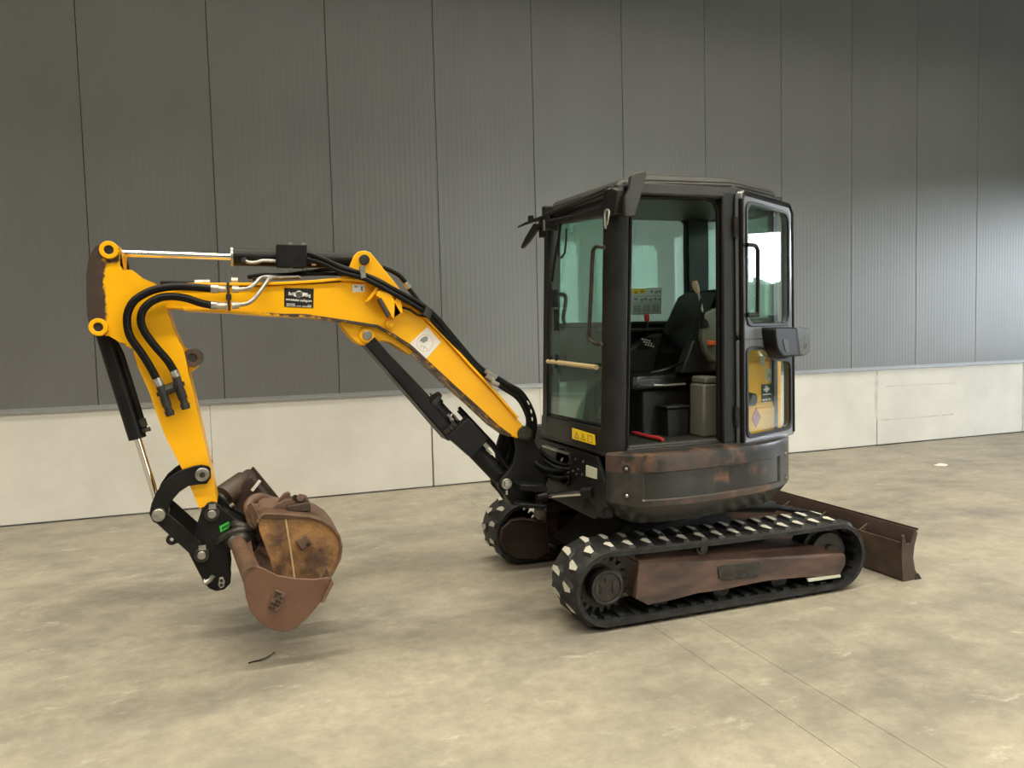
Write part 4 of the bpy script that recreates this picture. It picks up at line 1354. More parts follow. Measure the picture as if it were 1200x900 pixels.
part('cylinder_pin', MB().disc_y(c[0], c[2], -3.310, -3.10, 0.030).disc_y(c[0], c[2], -3.322, -3.30, 0.018), 'steel', kp, bevel=0.003)
part('grease_nipple', MB().obox([(1.361, -3.295, 0.592)][0], (0.006, 0, 0), (0, 0.006, 0), (0, 0, 0.012)), 'steel', kp)
# fork for the swing cylinder
fk = MB()
for v0, v1 in (('607,566 625,566.5 637,568.5 639,574 632,576.5 609,574.5', 0), ('607,587 630,588 638,587 640,591 636,594.5 608,593', 0)):
    pass
fk.prism_y([(1.402, 0.652), (1.496, 0.641), (1.551, 0.629), (1.569, 0.614), (1.560, 0.591), (1.495, 0.597), (1.411, 0.616)], -3.40, -3.28)
fk.prism_y([(1.399, 0.549), (1.448, 0.542), (1.538, 0.526), (1.559, 0.529), (1.556, 0.505), (1.458, 0.513), (1.398, 0.531)], -3.40, -3.28)
fork = part('swing_fork', fk, 'black', kp, bevel=0.008)
pe = [(1.529, -3.360, 0.563)][0]
part('fork_pin', MB().cyl((pe[0], pe[1], pe[2] - 0.07), (pe[0], pe[1], pe[2] + 0.07), 0.024, None, 16), 'darksteel', kp)
sc = part('swing_cylinder', MB().cyl([(1.510, -3.370, 0.564)][0], [(1.567, -3.380, 0.570)][0], 0.030, None, 16), 'black', bevel=0.004)
part('piston_rod', MB().cyl([(1.562, -3.380, 0.570)][0], [(1.668, -3.651, 0.627)][0], 0.0145, None, 16), 'chrome', sc, smooth=True)
part('cylinder_barrel', MB().cyl([(1.668, -3.640, 0.625)][0], [(1.700, -3.697, 0.637)][0], 0.030, None, 16), 'black', sc, smooth=True)

# ---- boom
BY0, BY1 = -3.295, -3.125
bo_up = [(1.464, 0.964), (1.310, 1.137), (1.165, 1.296), (1.052, 1.427), (0.962, 1.519), (0.878, 1.600), (0.800, 1.659), (0.713, 1.712), (0.653, 1.740), (0.508, 1.744), (0.390, 1.736), (0.263, 1.732), (0.103, 1.724), (-0.121, 1.721), (-0.292, 1.728)]
bo_lo = [(-0.366, 1.708), (-0.375, 1.669), (-0.356, 1.633), (-0.294, 1.622), (-0.172, 1.612), (-0.031, 1.604), (0.097, 1.590), (0.216, 1.582), (0.326, 1.578), (0.441, 1.559), (0.559, 1.540), (0.684, 1.518), (0.758, 1.475), (0.854, 1.410), (0.928, 1.336), (1.059, 1.209), (1.188, 1.090), (1.320, 0.961), (1.397, 0.902), (1.432, 0.885), (1.467, 0.897)]
boom_o = bo_up + bo_lo
bm_ = MB().prism_y(boom_o, BY0, BY1)
boom = part('boom', bm_, 'yellow', bevel=0.006)
tf = [(1.429, 0.996), (1.305, 1.143), (1.161, 1.301), (1.048, 1.431), (0.959, 1.523), (0.875, 1.602), (0.797, 1.662), (0.723, 1.706), (0.685, 1.728), (0.651, 1.741), (0.506, 1.752), (0.389, 1.741), (0.262, 1.733), (0.102, 1.727), (-0.121, 1.726), (-0.258, 1.727)]
part('top_flange', MB().ribbon_y(tf[::-1], 0.014, -3.312, -3.108), 'yellow', boom, bevel=0.003)
bf = [(-0.227, 1.611), (-0.032, 1.598), (0.215, 1.575), (0.325, 1.572), (0.440, 1.553), (0.558, 1.533), (0.682, 1.511), (0.755, 1.468), (0.851, 1.403), (0.926, 1.330), (1.056, 1.203), (1.184, 1.082), (1.316, 0.953), (1.389, 0.897)]
bfl = MB().ribbon_y(bf, 0.015, -3.308, -3.112)
bfo = part('bottom_flange', bfl, 'yellowworn', boom, bevel=0.002)
at = bfo.data.attributes.new('wear', 'FLOAT', 'POINT')
for i, vv in enumerate(bfo.data.vertices):
    st_i = i // 4
    at.data[i].value = (0.12 if st_i < 2 else (0.45 if st_i < 4 else (0.62 if st_i < 8 else 0.56))) + (0.12 if i % 4 in (2, 3) else 0.0)
# lug for the boom cylinder, lug for the dipper cylinder
lo_ = [(0.499, 1.559), (0.515, 1.515), (0.547, 1.471), (0.572, 1.444), (0.597, 1.426), (0.636, 1.418), (0.672, 1.433), (0.708, 1.443), (0.752, 1.435), (0.800, 1.403), (0.853, 1.365), (0.872, 1.382), (0.811, 1.447), (0.745, 1.484), (0.680, 1.521), (0.593, 1.549)]
lug1 = part('lower_lug', MB().prism_y(lo_, -3.275, -3.245).prism_y(lo_, -3.175, -3.145), 'yellow', boom, bevel=0.004)
c = [(0.632, -3.285, 1.473)][0]
part('lug_boss', MB().disc_y(c[0], c[2], -3.288, -3.13, 0.040), 'yellow', boom, bevel=0.003)
part('lug_pin', MB().disc_y(c[0], c[2], -3.302, -3.12, 0.024, 20), 'steel', boom, bevel=0.003)
ul = [(0.501, 1.735), (0.532, 1.773), (0.560, 1.829), (0.583, 1.881), (0.605, 1.899), (0.636, 1.905), (0.666, 1.895), (0.691, 1.865), (0.733, 1.809), (0.779, 1.752), (0.818, 1.699), (0.729, 1.704), (0.642, 1.730)]
part('upper_lug', MB().prism_y(ul, -3.285, -3.262).prism_y(ul, -3.158, -3.135), 'yellow', boom, bevel=0.004)
c = [(0.632, -3.290, 1.857)][0]
CTOP = (c[0], c[2])
part('upper_pin', MB().disc_y(c[0], c[2], -3.302, -3.12, 0.026, 20), 'darksteel', boom, bevel=0.003)
# folded lamp bracket on the side, with its worn round bar
b1 = [(0.674, 1.674), (0.687, 1.696), (0.744, 1.704), (0.752, 1.678), (0.768, 1.648), (0.801, 1.582), (0.760, 1.552), (0.715, 1.614), (0.690, 1.661)]
part('lamp_bracket', MB().prism_y(b1, -3.345, -3.335).prism_y([b1[i] for i in (1, 2, 3)], -3.345, -3.295).prism_y([b1[i] for i in (4, 5, 6)], -3.345, -3.295), 'yellow', boom, bevel=0.003)
part('bracket_tab', MB().prism_y([(0.622, 1.641), (0.668, 1.701), (0.682, 1.727), (0.698, 1.714), (0.680, 1.688), (0.640, 1.645)], -3.335, -3.295), 'yellow', boom, bevel=0.003)
part('bracket_tab', MB().prism_y([(0.766, 1.644), (0.789, 1.665), (0.806, 1.648), (0.812, 1.587), (0.794, 1.574)], -3.335, -3.295), 'yellow', boom, bevel=0.003)
part('round_bar', MB().cyl([(0.688, -3.352, 1.656)][0], [(0.737, -3.352, 1.565)][0], 0.014, None, 12), 'bladesteel', boom, smooth=True)
part('bar_stud', MB().disc_y(*[[(0.748, -3.310, 1.527)][0][i] for i in (0, 2)], -3.315, -3.295, 0.024, 12).disc_y(*[[(0.752, -3.310, 1.523)][0][i] for i in (0, 2)], -3.325, -3.31, 0.013, 10), 'yellow', boom, bevel=0.003)
# stickers
sb = [(0.234, 1.716), (0.375, 1.711), (0.369, 1.616), (0.230, 1.624)]
dealer = part('dealer_sticker', MB().prism_y(sb, -3.2975, -3.295), 'ink', boom, label='black dealer sticker with white lettering')


def sb_pt(q, u, w, y):
    a, b, c_, d_2 = [Vector(p) for p in q]
    p = (a * (1 - u) + b * u) * (1 - w) + (d_2 * (1 - u) + c_ * u) * w
    return Vector((p.x, y, p.y))


def sticker_text(q, s, u0, u1, w, size, y, m='white', bold=0.0004):
    a, b = sb_pt(q, u0, w, y), sb_pt(q, u1, w, y)
    up = sb_pt(q, u0, 0, y) - sb_pt(q, u0, 1, y)
    return part('lettering', text_mb(s, size, a, b - a, up, width=(b - a).length, bold=bold), m, boom)


YS = -3.2982
sticker_text(sb, 'ding', 0.70, 0.90, 0.42, 0.022, YS, bold=0.0007)
sticker_text(sb, 'www.', 0.06, 0.22, 0.66, 0.018, YS)
sticker_text(sb, 'trading.com', 0.54, 0.94, 0.69, 0.017, YS)
# the rest of its print is too small in the photograph to read: plain dashes of the same size
dash = MB()
for u0, u1, w0, w1 in ((0.15, 0.19, 0.20, 0.38), (0.20, 0.23, 0.26, 0.38), (0.24, 0.27, 0.26, 0.38), (0.28, 0.31, 0.22, 0.38), (0.23, 0.255, 0.57, 0.665), (0.265, 0.29, 0.59, 0.665), (0.30, 0.325, 0.57, 0.67), (0.335, 0.36, 0.59, 0.67),
                       (0.37, 0.395, 0.59, 0.675), (0.405, 0.43, 0.57, 0.675), (0.44, 0.465, 0.59, 0.68), (0.475, 0.50, 0.59, 0.68), (0.08, 0.16, 0.82, 0.86), (0.175, 0.26, 0.82, 0.86), (0.27, 0.36, 0.82, 0.865),
                       (0.08, 0.20, 0.91, 0.95), (0.22, 0.27, 0.91, 0.95), (0.285, 0.38, 0.91, 0.95), (0.43, 0.48, 0.92, 0.955), (0.495, 0.57, 0.92, 0.955), (0.62, 0.74, 0.925, 0.96), (0.755, 0.93, 0.925, 0.965), (0.80, 0.93, 0.86, 0.89)):
    dash.prism_y([(sb_pt(sb, u, w, 0).x, sb_pt(sb, u, w, 0).z) for u, w in ((u0, w0), (u1, w0), (u1, w1), (u0, w1))], YS, YS + 0.0008)
part('fine_print', dash, 'white', boom)
cc = sb_pt(sb, 0.5, 0.30, YS)
em = MB().prism_y(circle2(cc.x, cc.z, 0.017, 20), YS, YS + 0.0008)
em.prism_y([(cc.x - 0.045, cc.z + 0.003), (cc.x, cc.z + 0.012), (cc.x + 0.045, cc.z + 0.003), (cc.x + 0.02, cc.z - 0.012), (cc.x, cc.z - 0.016), (cc.x - 0.02, cc.z - 0.012)], YS, YS + 0.0008)
part('emblem', em, 'white', boom)
part('emblem_core', MB().ring_y(cc.x, cc.z, YS - 0.0006, YS, 0.012, 0.0095, 16).disc_y(cc.x, cc.z, YS - 0.0006, YS, 0.004, 10), 'greyink', boom)
ws_ = [(0.567, 1.732), (0.627, 1.733), (0.628, 1.695), (0.565, 1.693)]
part('small_label', MB().prism_y(ws_, -3.2972, -3.295), 'white', boom)
part('small_label_print', MB().prism_y([tuple((sb_pt(ws_, u, w, 0).x, sb_pt(ws_, u, w, 0).z)) for u, w in ((0.68, 0.3), (0.85, 0.3), (0.85, 0.9), (0.68, 0.85))], -3.298, -3.2965)
     .prism_y([tuple((sb_pt(ws_, u, w, 0).x, sb_pt(ws_, u, w, 0).z)) for u, w in ((0.15, 0.18), (0.4, 0.18), (0.4, 0.4), (0.15, 0.4))], -3.298, -3.2965), 'greyink', boom)
hs = [(0.946, 1.508), (1.017, 1.428), (0.935, 1.343), (0.850, 1.426)]
part('hand_sticker', MB().prism_y(hs, -3.2975, -3.295), 'white', boom, bevel=0.0, label='white square warning sticker set on its corner')
hc2 = [(0.931, -3.298, 1.426)][0]
part('hand_ring', MB().ring_y(hc2[0], hc2[2], -3.2983, -3.297, 0.045, 0.042, 28), 'pinkink', boom)
part('hand_print', MB().prism_y([(0.904, 1.433), (0.909, 1.449), (0.932, 1.461), (0.948, 1.456), (0.945, 1.436), (0.929, 1.430), (0.922, 1.424), (0.915, 1.435)], -3.2985, -3.297), 'greyink', boom)
fg = MB()
for a, b in (('492.5,406.5,-3.298', '494.5,404.5,-3.298'), ):
    pass
for q in ([(0.905, -3.298, 1.404), (0.917, -3.298, 1.415)], [(0.923, -3.298, 1.395), (0.923, -3.298, 1.410)], [(0.934, -3.298, 1.399), (0.930, -3.298, 1.410)], [(0.943, -3.298, 1.393), (0.939, -3.298, 1.399)]):
    fg.tube(q, 0.0016, 5)
part('finger_print', fg, 'greyink', boom)

# ---- boom cylinder with rod guard and valve box
a0, a1 = Vector([(0.643, -3.210, 1.469)][0]), Vector([(1.395, -3.210, 0.625)][0])
ax = (a1 - a0).normalized()
up_ = Vector((0, 1, 0)).cross(ax)          # across the cylinder, in the boom plane
if up_.z < 0:
    up_ = -up_
LB = (a1 - a0).length
bc = part('boom_cylinder', MB().cyl(a0 + ax * LB * 0.44, a1 - ax * 0.03, 0.050, None, 24).cyl(a0 + ax * LB * 0.42, a0 + ax * LB * 0.47, 0.058, None, 24), 'black', smooth=True)
part('piston_rod', MB().cyl(a0, a0 + ax * LB * 0.45, 0.022, None, 16), 'darksteel', bc, smooth=True)
part('rod_eye', MB().disc_y(a0.x, a0.z, -3.245, -3.175, 0.042), 'black', bc)
part('base_eye', MB().disc_y(a1.x, a1.z, -3.25, -3.17, 0.055), 'black', bc)
# the channel guarding the rod from below
g0, g1 = a0 + ax * 0.02 - up_ * 0.035, a0 + ax * LB * 0.615 - up_ * 0.068
gd = MB()
for yy in (-3.285, -3.141):
    gd.obox((g0 + g1) / 2 + Vector((0, yy - YC, 0)) + up_ * 0.022, (g1 - g0) / 2, Vector((0, 0.004, 0)), up_ * 0.030)
gd.obox((g0 + g1) / 2 - up_ * 0.008, (g1 - g0) / 2, Vector((0, 0.074, 0)), up_ * 0.004)
part('rod_guard', gd, 'black', bc, bevel=0.004)
tb = MB()
for k in (0, 1):
    o_ = up_ * (0.075 + 0.02 * k)
    tb.tube([a0 + ax * 0.62 + o_ + Vector((0, -0.05 + 0.04 * k, 0)), a0 + ax * LB * 0.8 + o_ + Vector((0, -0.05 + 0.04 * k, 0)), a1 - ax * 0.06 + o_ * 0.7 + Vector((0, -0.05 + 0.04 * k, 0))], 0.010, 8)
part('cylinder_pipe', tb, 'hose', bc)
bq = [(1.143, 1.023), (1.252, 0.902), (1.155, 0.807), (1.025, 0.930)]
part('valve_box', MB().prism_y(bq, -3.345, -3.265), 'black', bc, bevel=0.005, label='square black valve box')
for k, (p, r) in enumerate(zip([(1.039, -3.300, 0.946), (1.059, -3.300, 0.963), (1.078, -3.300, 0.980), (1.061, -3.280, 1.025), (1.244, -3.310, 0.868), (1.265, -3.300, 0.828)], (0.016, 0.016, 0.016, 0.008, 0.011, 0.007))):
    p = Vector(p)
    part('pipe_fitting', MB().cyl(p - ax * 0.022, p + ax * 0.022, r, None, 10), 'steel' if k > 2 else 'darksteel', bc)
part('clamp_band', MB().cyl(a0 + ax * LB * 0.425 + up_ * 0.01, a0 + ax * LB * 0.445 + up_ * 0.01, 0.066, None, 24), 'darksteel', bc)
part('fitting_pipe', MB().tube([(1.091, -3.270, 0.985), (1.065, -3.280, 1.002), (1.062, -3.280, 1.029), (1.079, -3.270, 1.037), (1.104, -3.260, 1.002)], 0.007, 8, 4), 'steel', bc)

# ---- dipper arm
DY0, DY1 = -3.325, -3.095
dip_o = [(-0.518, 1.925), (-0.491, 1.911), (-0.477, 1.885), (-0.480, 1.850), (-0.483, 1.819), (-0.469, 1.796), (-0.448, 1.800), (-0.434, 1.798), (-0.400, 1.765), (-0.347, 1.739), (-0.312, 1.718), (-0.304, 1.666), (-0.303, 1.623), (-0.287, 1.571), (-0.275, 1.523), (-0.255, 1.475), (-0.235, 1.426), (-0.224, 1.358), (-0.219, 1.313), (-0.204, 1.232), (-0.184, 1.100), (-0.158, 0.943), (-0.134, 0.789), (-0.122, 0.688), (-0.164, 0.680), (-0.203, 0.667), (-0.231, 0.756), (-0.258, 0.834), (-0.297, 0.933), (-0.336, 1.029), (-0.369, 1.142), (-0.391, 1.233), (-0.419, 1.313), (-0.438, 1.366), (-0.452, 1.433), (-0.495, 1.464), (-0.546, 1.500), (-0.579, 1.501), (-0.609, 1.515), (-0.622, 1.550), (-0.629, 1.592), (-0.627, 1.681), (-0.622, 1.776), (-0.607, 1.860), (-0.578, 1.903), (-0.549, 1.918)]
NDIP = len(dip_o)


def fill_prism(o, y0, y1):
    """prism whose near face is cut into a fine grid of points so that wear can be mapped on it"""
    bm = bmesh.new()
    vs = [bm.verts.new((p[0], y0, p[1])) for p in o]
    f_ = bm.faces.new(vs)
    bmesh.ops.triangulate(bm, faces=[f_])
    for z in [0.60 + 0.04 * k for k in range(36)]:
        bmesh.ops.bisect_plane(bm, geom=bm.verts[:] + bm.edges[:] + bm.faces[:], plane_co=(0, 0, z), plane_no=(0, 0, 1))
    for x in [-0.72 + 0.03 * k for k in range(24)]:
        bmesh.ops.bisect_plane(bm, geom=bm.verts[:] + bm.edges[:] + bm.faces[:], plane_co=(x, 0, 0), plane_no=(1, 0, 0))
    r = bmesh.ops.extrude_face_region(bm, geom=bm.faces[:])
    for q in r['geom']:
        if isinstance(q, bmesh.types.BMVert):
            q.co.y = y1
    bm.verts.index_update()
    mb = MB()
    mb.add([tuple(q.co) for q in bm.verts], [tuple(q.index for q in f2.verts) for f2 in bm.faces])
    bm.free()
    return mb


wx = [p[0] for p in [(-0.546, 1.784), (-0.556, 1.669), (-0.549, 1.533)]]
dmb = fill_prism(dip_o, DY0, DY1)
dip = part('dipper_arm', dmb, 'yellowworn')
at = dip.data.attributes.new('wear', 'FLOAT', 'POINT')
for i, vv in enumerate(dip.data.vertices):
    x, z = vv.co.x + RX, vv.co.z
    w = 0.05
    lim = -0.548
    if z > 1.50:
        w = max(w, min(1.0, 0.5 + (lim - x) * 14))
    if z > 1.815:
        w = max(w, 0.56)
    if 1.36 < z < 1.47 and x < -0.455 + (1.47 - z) * 0.2:
        w = max(w, 0.52)
    if abs(vv.co.y + RY - DY1) < 0.01:
        w = 0.1
    at.data[i].value = w
bv = dip.modifiers.new('bevel', 'BEVEL')
bv.width = 0.004
bv.limit_method = 'ANGLE'
bv.angle_limit = rad(50)
ct = [(-0.523, -3.330, 1.887)][0]
cb = [(-0.584, -3.330, 1.540)][0]
for nm, c in (('top_boss', ct), ('lower_boss', cb)):
    part(nm, MB().ring_y(c[0], c[2], -3.345, -3.09, 0.040, 0.020), 'yellow', dip, bevel=0.003)
    part('pin', MB().disc_y(c[0], c[2], -3.338, -3.08, 0.020, 16), 'darksteel', dip)
# lug at the back for the thumb
tl_ = [(-0.275, 1.525), (-0.255, 1.467), (-0.230, 1.433), (-0.192, 1.420), (-0.170, 1.398), (-0.164, 1.369), (-0.181, 1.341), (-0.205, 1.321), (-0.232, 1.301), (-0.255, 1.385)]
part('rear_lug', MB().prism_y(tl_, -3.25, -3.17), 'yellowworn', dip, bevel=0.004)
c = [(-0.200, -3.260, 1.386)][0]
part('rear_boss', MB().ring_y(c[0], c[2], -3.30, -3.12, 0.044, 0.020), 'bladesteel', dip, bevel=0.003)
part('rear_pin', MB().disc_y(c[0], c[2], -3.295, -3.12, 0.021, 14), 'darksteel', dip)

# ---- dipper cylinder above the boom
q0 = Vector((ct[0], YC, ct[2]))
q1 = Vector((CTOP[0], YC, CTOP[1]))
qx = (q1 - q0).normalized()
LQ = (q1 - q0).length
dc = part('dipper_cylinder', MB().cyl(q0 + qx * LQ * 0.455, q1 - qx * 0.04, 0.042, None, 24), 'black', smooth=True)
part('piston_rod', MB().cyl(q0, q0 + qx * LQ * 0.46, 0.0165, None, 20), 'chrome', dc, smooth=True)
part('rod_gland', MB().cyl(q0 + qx * LQ * 0.447, q0 + qx * LQ * 0.457, 0.047, None, 24), 'steel', dc)
part('rod_eye', MB().disc_y(q0.x, q0.z, -3.25, -3.17, 0.036), 'yellow', dc)
part('base_eye', MB().disc_y(q1.x, q1.z, -3.25, -3.17, 0.045), 'black', dc)
vb = [(0.205, 1.925), (0.348, 1.923), (0.343, 1.812), (0.202, 1.817)]
part('valve_box', MB().prism_y(vb, -3.335, -3.255), 'black', dc, bevel=0.004, label='square black valve box')
for k, p in enumerate([(0.272, -3.290, 1.931), (0.337, -3.290, 1.930), (0.270, -3.290, 1.808), (0.332, -3.290, 1.808)]):
    part('box_bolt', MB().obox(p, (0.008, 0, 0), (0, 0.008, 0), (0, 0, 0.008)), 'steel', dc)
part('cylinder_pipe', MB().tube([(0.061, -3.280, 1.847), (0.077, -3.280, 1.841), (0.108, -3.280, 1.841), (0.140, -3.280, 1.850), (0.200, -3.280, 1.848)], 0.0085, 8, 3), 'steel', dc, smooth=True)
part('pipe_fitting', MB().cyl([(0.050, -3.265, 1.857)][0], [(0.057, -3.275, 1.835)][0], 0.018, None, 10), 'black', dc)
part('pipe_fitting', MB().cyl([(0.371, -3.280, 1.839)][0], [(0.392, -3.280, 1.837)][0], 0.012, None, 10), 'steel', dc)

# ---- bucket cylinder down the front of the dipper
r0_ = Vector((cb[0], YC, cb[2]))
lk = [(-0.383, -3.300, 0.648)][0]
r1_ = Vector((lk[0], YC, lk[2]))
rx_ = (r1_ - r0_).normalized()
LR = (r1_ - r0_).length
bk = part('bucket_cylinder', MB().cyl(r0_ + rx_ * 0.02, r0_ + rx_ * LR * 0.595, 0.040, None, 24), 'black', smooth=True)
part('piston_rod', MB().cyl(r0_ + rx_ * LR * 0.59, r1_, 0.0165, None, 18), 'chrome', bk, smooth=True)
part('rod_eye', MB().disc_y(r1_.x, r1_.z, -3.25, -3.17, 0.040), 'darksteel', bk)
ry_ = Vector((-rx_.z, 0, rx_.x))
if ry_.x < 0:
    ry_ = -ry_
so = ry_ * 0.046 + Vector((0, -0.03, 0))
part('cylinder_pipe', MB().tube([r0_ + rx_ * 0.08 + so * 0.6, r0_ + rx_ * 0.14 + so, r0_ + rx_ * LR * 0.56 + so], 0.012, 8, 2), 'black', bk)
part('pipe_fitting', MB().cyl(r0_ + rx_ * LR * 0.50 + so, r0_ + rx_ * LR * 0.54 + so, 0.017, None, 8).cyl(r0_ + rx_ * LR * 0.55 + so * 1.1, r0_ + rx_ * LR * 0.57 + so * 1.1, 0.020, None, 8), 'darksteel', bk)

# ---- tipping links
lk_o = [(-0.142, 0.859), (-0.153, 0.872), (-0.182, 0.880), (-0.213, 0.877), (-0.280, 0.860), (-0.318, 0.837), (-0.353, 0.808), (-0.384, 0.766), (-0.406, 0.716), (-0.418, 0.669), (-0.405, 0.631), (-0.377, 0.614), (-0.347, 0.625), (-0.337, 0.656), (-0.335, 0.685), (-0.317, 0.723), (-0.282, 0.761), (-0.243, 0.784), (-0.198, 0.788), (-0.164, 0.787), (-0.144, 0.814)]
for y0, y1 in ((-3.352, -3.335), (-3.085, -3.068)):
    part('curved_link', MB().prism_y(lk_o, y0, y1), 'black', bevel=0.003)
c = [(-0.180, -3.360, 0.834)][0]
lp1 = MB().disc_y(c[0], c[2], -3.362, -3.06, 0.033)
part('link_pin', lp1, 'steel', bevel=0.004)
part('pin_socket', MB().disc_y(c[0], c[2], -3.365, -3.361, 0.014, 8), 'darksteel', bpy.data.objects['link_pin'])
c = [(-0.376, -3.370, 0.664)][0]
part('link_pin', MB().disc_y(c[0], c[2], -3.385, -3.05, 0.030), 'steel', bevel=0.004)
l2 = [(-0.397, 0.694), (-0.361, 0.690), (-0.326, 0.655), (-0.182, 0.491), (-0.165, 0.440), (-0.197, 0.411), (-0.226, 0.427), (-0.254, 0.467), (-0.390, 0.629)]
for y0, y1 in ((-3.372, -3.354), (-3.066, -3.05)):
    l2o = part('straight_link', MB().prism_y(l2, y0, y1), 'black', bevel=0.003)
part('lifting_eye', MB().ring_y(*[[(-0.326, -3.360, 0.541)][0][i] for i in (0, 2)], -3.368, -3.354, 0.026, 0.010, 16).prism_y([(-0.316, 0.560), (-0.287, 0.549), (-0.296, 0.521), (-0.322, 0.520)], -3.367, -3.355), 'black')

# ---- quick coupler
cq = [(-0.185, 0.669), (-0.165, 0.692), (-0.144, 0.698), (-0.123, 0.690), (-0.094, 0.656), (-0.043, 0.605), (-0.005, 0.576), (0.033, 0.546), (0.050, 0.490), (0.036, 0.445), (-0.014, 0.468), (-0.064, 0.474), (-0.082, 0.434), (-0.074, 0.341), (-0.080, 0.291), (-0.109, 0.265), (-0.147, 0.262), (-0.177, 0.279), (-0.202, 0.320), (-0.232, 0.394), (-0.256, 0.455), (-0.254, 0.496), (-0.229, 0.542)]
cp_ = MB().prism_y(cq, -3.345, -3.322).prism_y(cq, -3.098, -3.075)
cm = [(-0.181, 0.591), (-0.096, 0.623), (-0.014, 0.560), (0.007, 0.499), (-0.073, 0.454), (-0.095, 0.310), (-0.158, 0.285), (-0.210, 0.387), (-0.216, 0.492)]
cp_.prism_y(cm, -3.322, -3.098)
coup = part('quick_coupler', cp_, 'black', bevel=0.005)
for u, nm in (([(-0.147, -3.350, 0.640)][0], 'coupler_pin'), ([(-0.200, -3.370, 0.453)][0], 'coupler_pin')):
    cpin = part(nm, MB().disc_y(u[0], u[2], u[1] - 0.012, -3.05, 0.020, 18), 'steel', coup, bevel=0.003)
    part('pin_collar', MB().disc_y(u[0], u[2], u[1] - 0.006, u[1] + 0.02, 0.036, 20), 'darksteel', coup, bevel=0.004)
    part('pin_tag', MB().obox((u[0] + 0.004, u[1] - 0.004, u[2] + 0.036), (0.016, 0, 0), (0, 0.006, 0), (0, 0, 0.012)), 'steel', coup)
gs = [(-0.117, 0.576), (-0.074, 0.596), (-0.067, 0.577), (-0.077, 0.563), (-0.113, 0.546)]
part('green_sticker', MB().prism_y(gs, -3.3475, -3.344), 'green', coup, label='small green maker sticker')
a_, b_ = [(-0.110, -3.348, 0.555)][0], [(-0.071, -3.348, 0.574)][0]
gm = MB()
for k in range(4):
    p = Vector(a_).lerp(Vector(b_), 0.12 + 0.24 * k) + Vector((0.004, 0, 0.009))
    gm.obox(p, (0.003, 0, 0.002), (0, 0.0006, 0), (-0.001, 0, 0.008 - 0.002 * (k % 2)))
part('sticker_marks', gm, 'ink', coup)
part('lock_handle', MB().tube([(-0.197, -3.352, 0.325), (-0.190, -3.360, 0.314), (-0.167, -3.362, 0.328), (-0.154, -3.362, 0.346)], [0.011, 0.014, 0.012, 0.011], 10), 'steel', coup, smooth=True)
ip = [(-0.129, 0.328), (-0.111, 0.330), (-0.103, 0.308), (-0.110, 0.279), (-0.127, 0.275), (-0.136, 0.295)]
idp = part('drilled_plate', MB().prism_y(ip, -3.352, -3.344), 'steel', coup, bevel=0.002)
for p in [(-0.120, -3.353, 0.313), (-0.121, -3.353, 0.292)]:
    part('plate_hole', MB().disc_y(p[0], p[2], -3.3535, -3.35, 0.008, 10), 'ink', coup)
hk = MB().tube([(-0.133, -3.340, 0.493), (-0.112, -3.355, 0.519), (-0.069, -3.370, 0.539), (-0.026, -3.380, 0.553), (0.009, -3.370, 0.546), (0.032, -3.340, 0.516)], [0.014, 0.018, 0.022, 0.026, 0.024, 0.02], 10, 4)
hk.tube([(-0.063, -3.320, 0.585), (-0.036, -3.360, 0.574), (-0.006, -3.370, 0.561), (0.024, -3.350, 0.515)], [0.014, 0.024, 0.026, 0.024], 10, 4)
hk.tube([(-0.075, -3.360, 0.495), (-0.047, -3.390, 0.512), (-0.012, -3.400, 0.510), (0.029, -3.360, 0.466)], [0.026, 0.036, 0.040, 0.034], 12, 4)
part('coupler_hook', hk, 'darksteel', coup, smooth=True)
# ---- grading bucket on the coupler
NPL = [(0.039, 0.483), (0.067, 0.470), (0.091, 0.452), (0.126, 0.430), (0.194, 0.408), (0.277, 0.393), (0.337, 0.394), (0.350, 0.387), (0.351, 0.367), (0.307, 0.291), (0.244, 0.223), (0.188, 0.181), (0.133, 0.174), (0.076, 0.198), (0.032, 0.243), (0.004, 0.289), (-0.011, 0.348), (-0.015, 0.417), (-0.006, 0.457), (0.015, 0.477)]
YN, YF_ = -3.78, -2.80
side = MB().prism_y(NPL, YN, YN + 0.014)
i0 = 0
wrap = NPL[0:1] + NPL[:9:-1]         # top corner, round the back, to the lip
bkt = MB()
sect = [(YN + 0.01, 0.0, 0.0, 1.0), (-3.55, -0.012, 0.015, 1.02), (-3.30, -0.02, 0.035, 1.0), (-3.0, 0.03, 0.10, 0.95), (YF_, 0.05, 0.17, 0.9)]
cxx = sum(p[0] for p in wrap) / len(wrap)
czz = sum(p[1] for p in wrap) / len(wrap)
nw = len(wrap)
v, f = [], []
for t in (0.0, 0.012):
    for (y, dx, dz, k) in sect:
        for p in wrap:
            d = Vector((p[0] - cxx, p[1] - czz))
            L = d.length
            d = d * (k * (L - t) / L)
            v.append((cxx + dx + d.x, y, czz + dz + d.y))
ns = len(sect)
for i in range(ns - 1):
    for j in range(nw - 1):
        a = i * nw + j
        f.append((a, a + 1, a + nw + 1, a + nw))
        b = ns * nw + a
        f.append((b, b + nw, b + nw + 1, b + 1))
for i in range(ns - 1):
    for j in (0, nw - 1):
        a = i * nw + j
        b = ns * nw + a
        f.append((a, a + nw, b + nw, b))
for i in (0, ns - 1):
    for j in range(nw - 1):
        a = i * nw + j
        b = ns * nw + a
        f.append((a, b, b + 1, a + 1))
bkt.add(v, f)
bucket = part('grading_bucket', bkt, 'bucketred', smooth=True)
part('side_plate', side, 'bucketred', bucket, bevel=0.004)
part('back_tube', MB().tube([(-0.039, -3.420, 0.506), (-0.018, -3.520, 0.480), (0.011, -3.720, 0.453), (0.020, -3.775, 0.441)], [0.034, 0.040, 0.044, 0.044], 18), 'rust2', bucket, smooth=True)
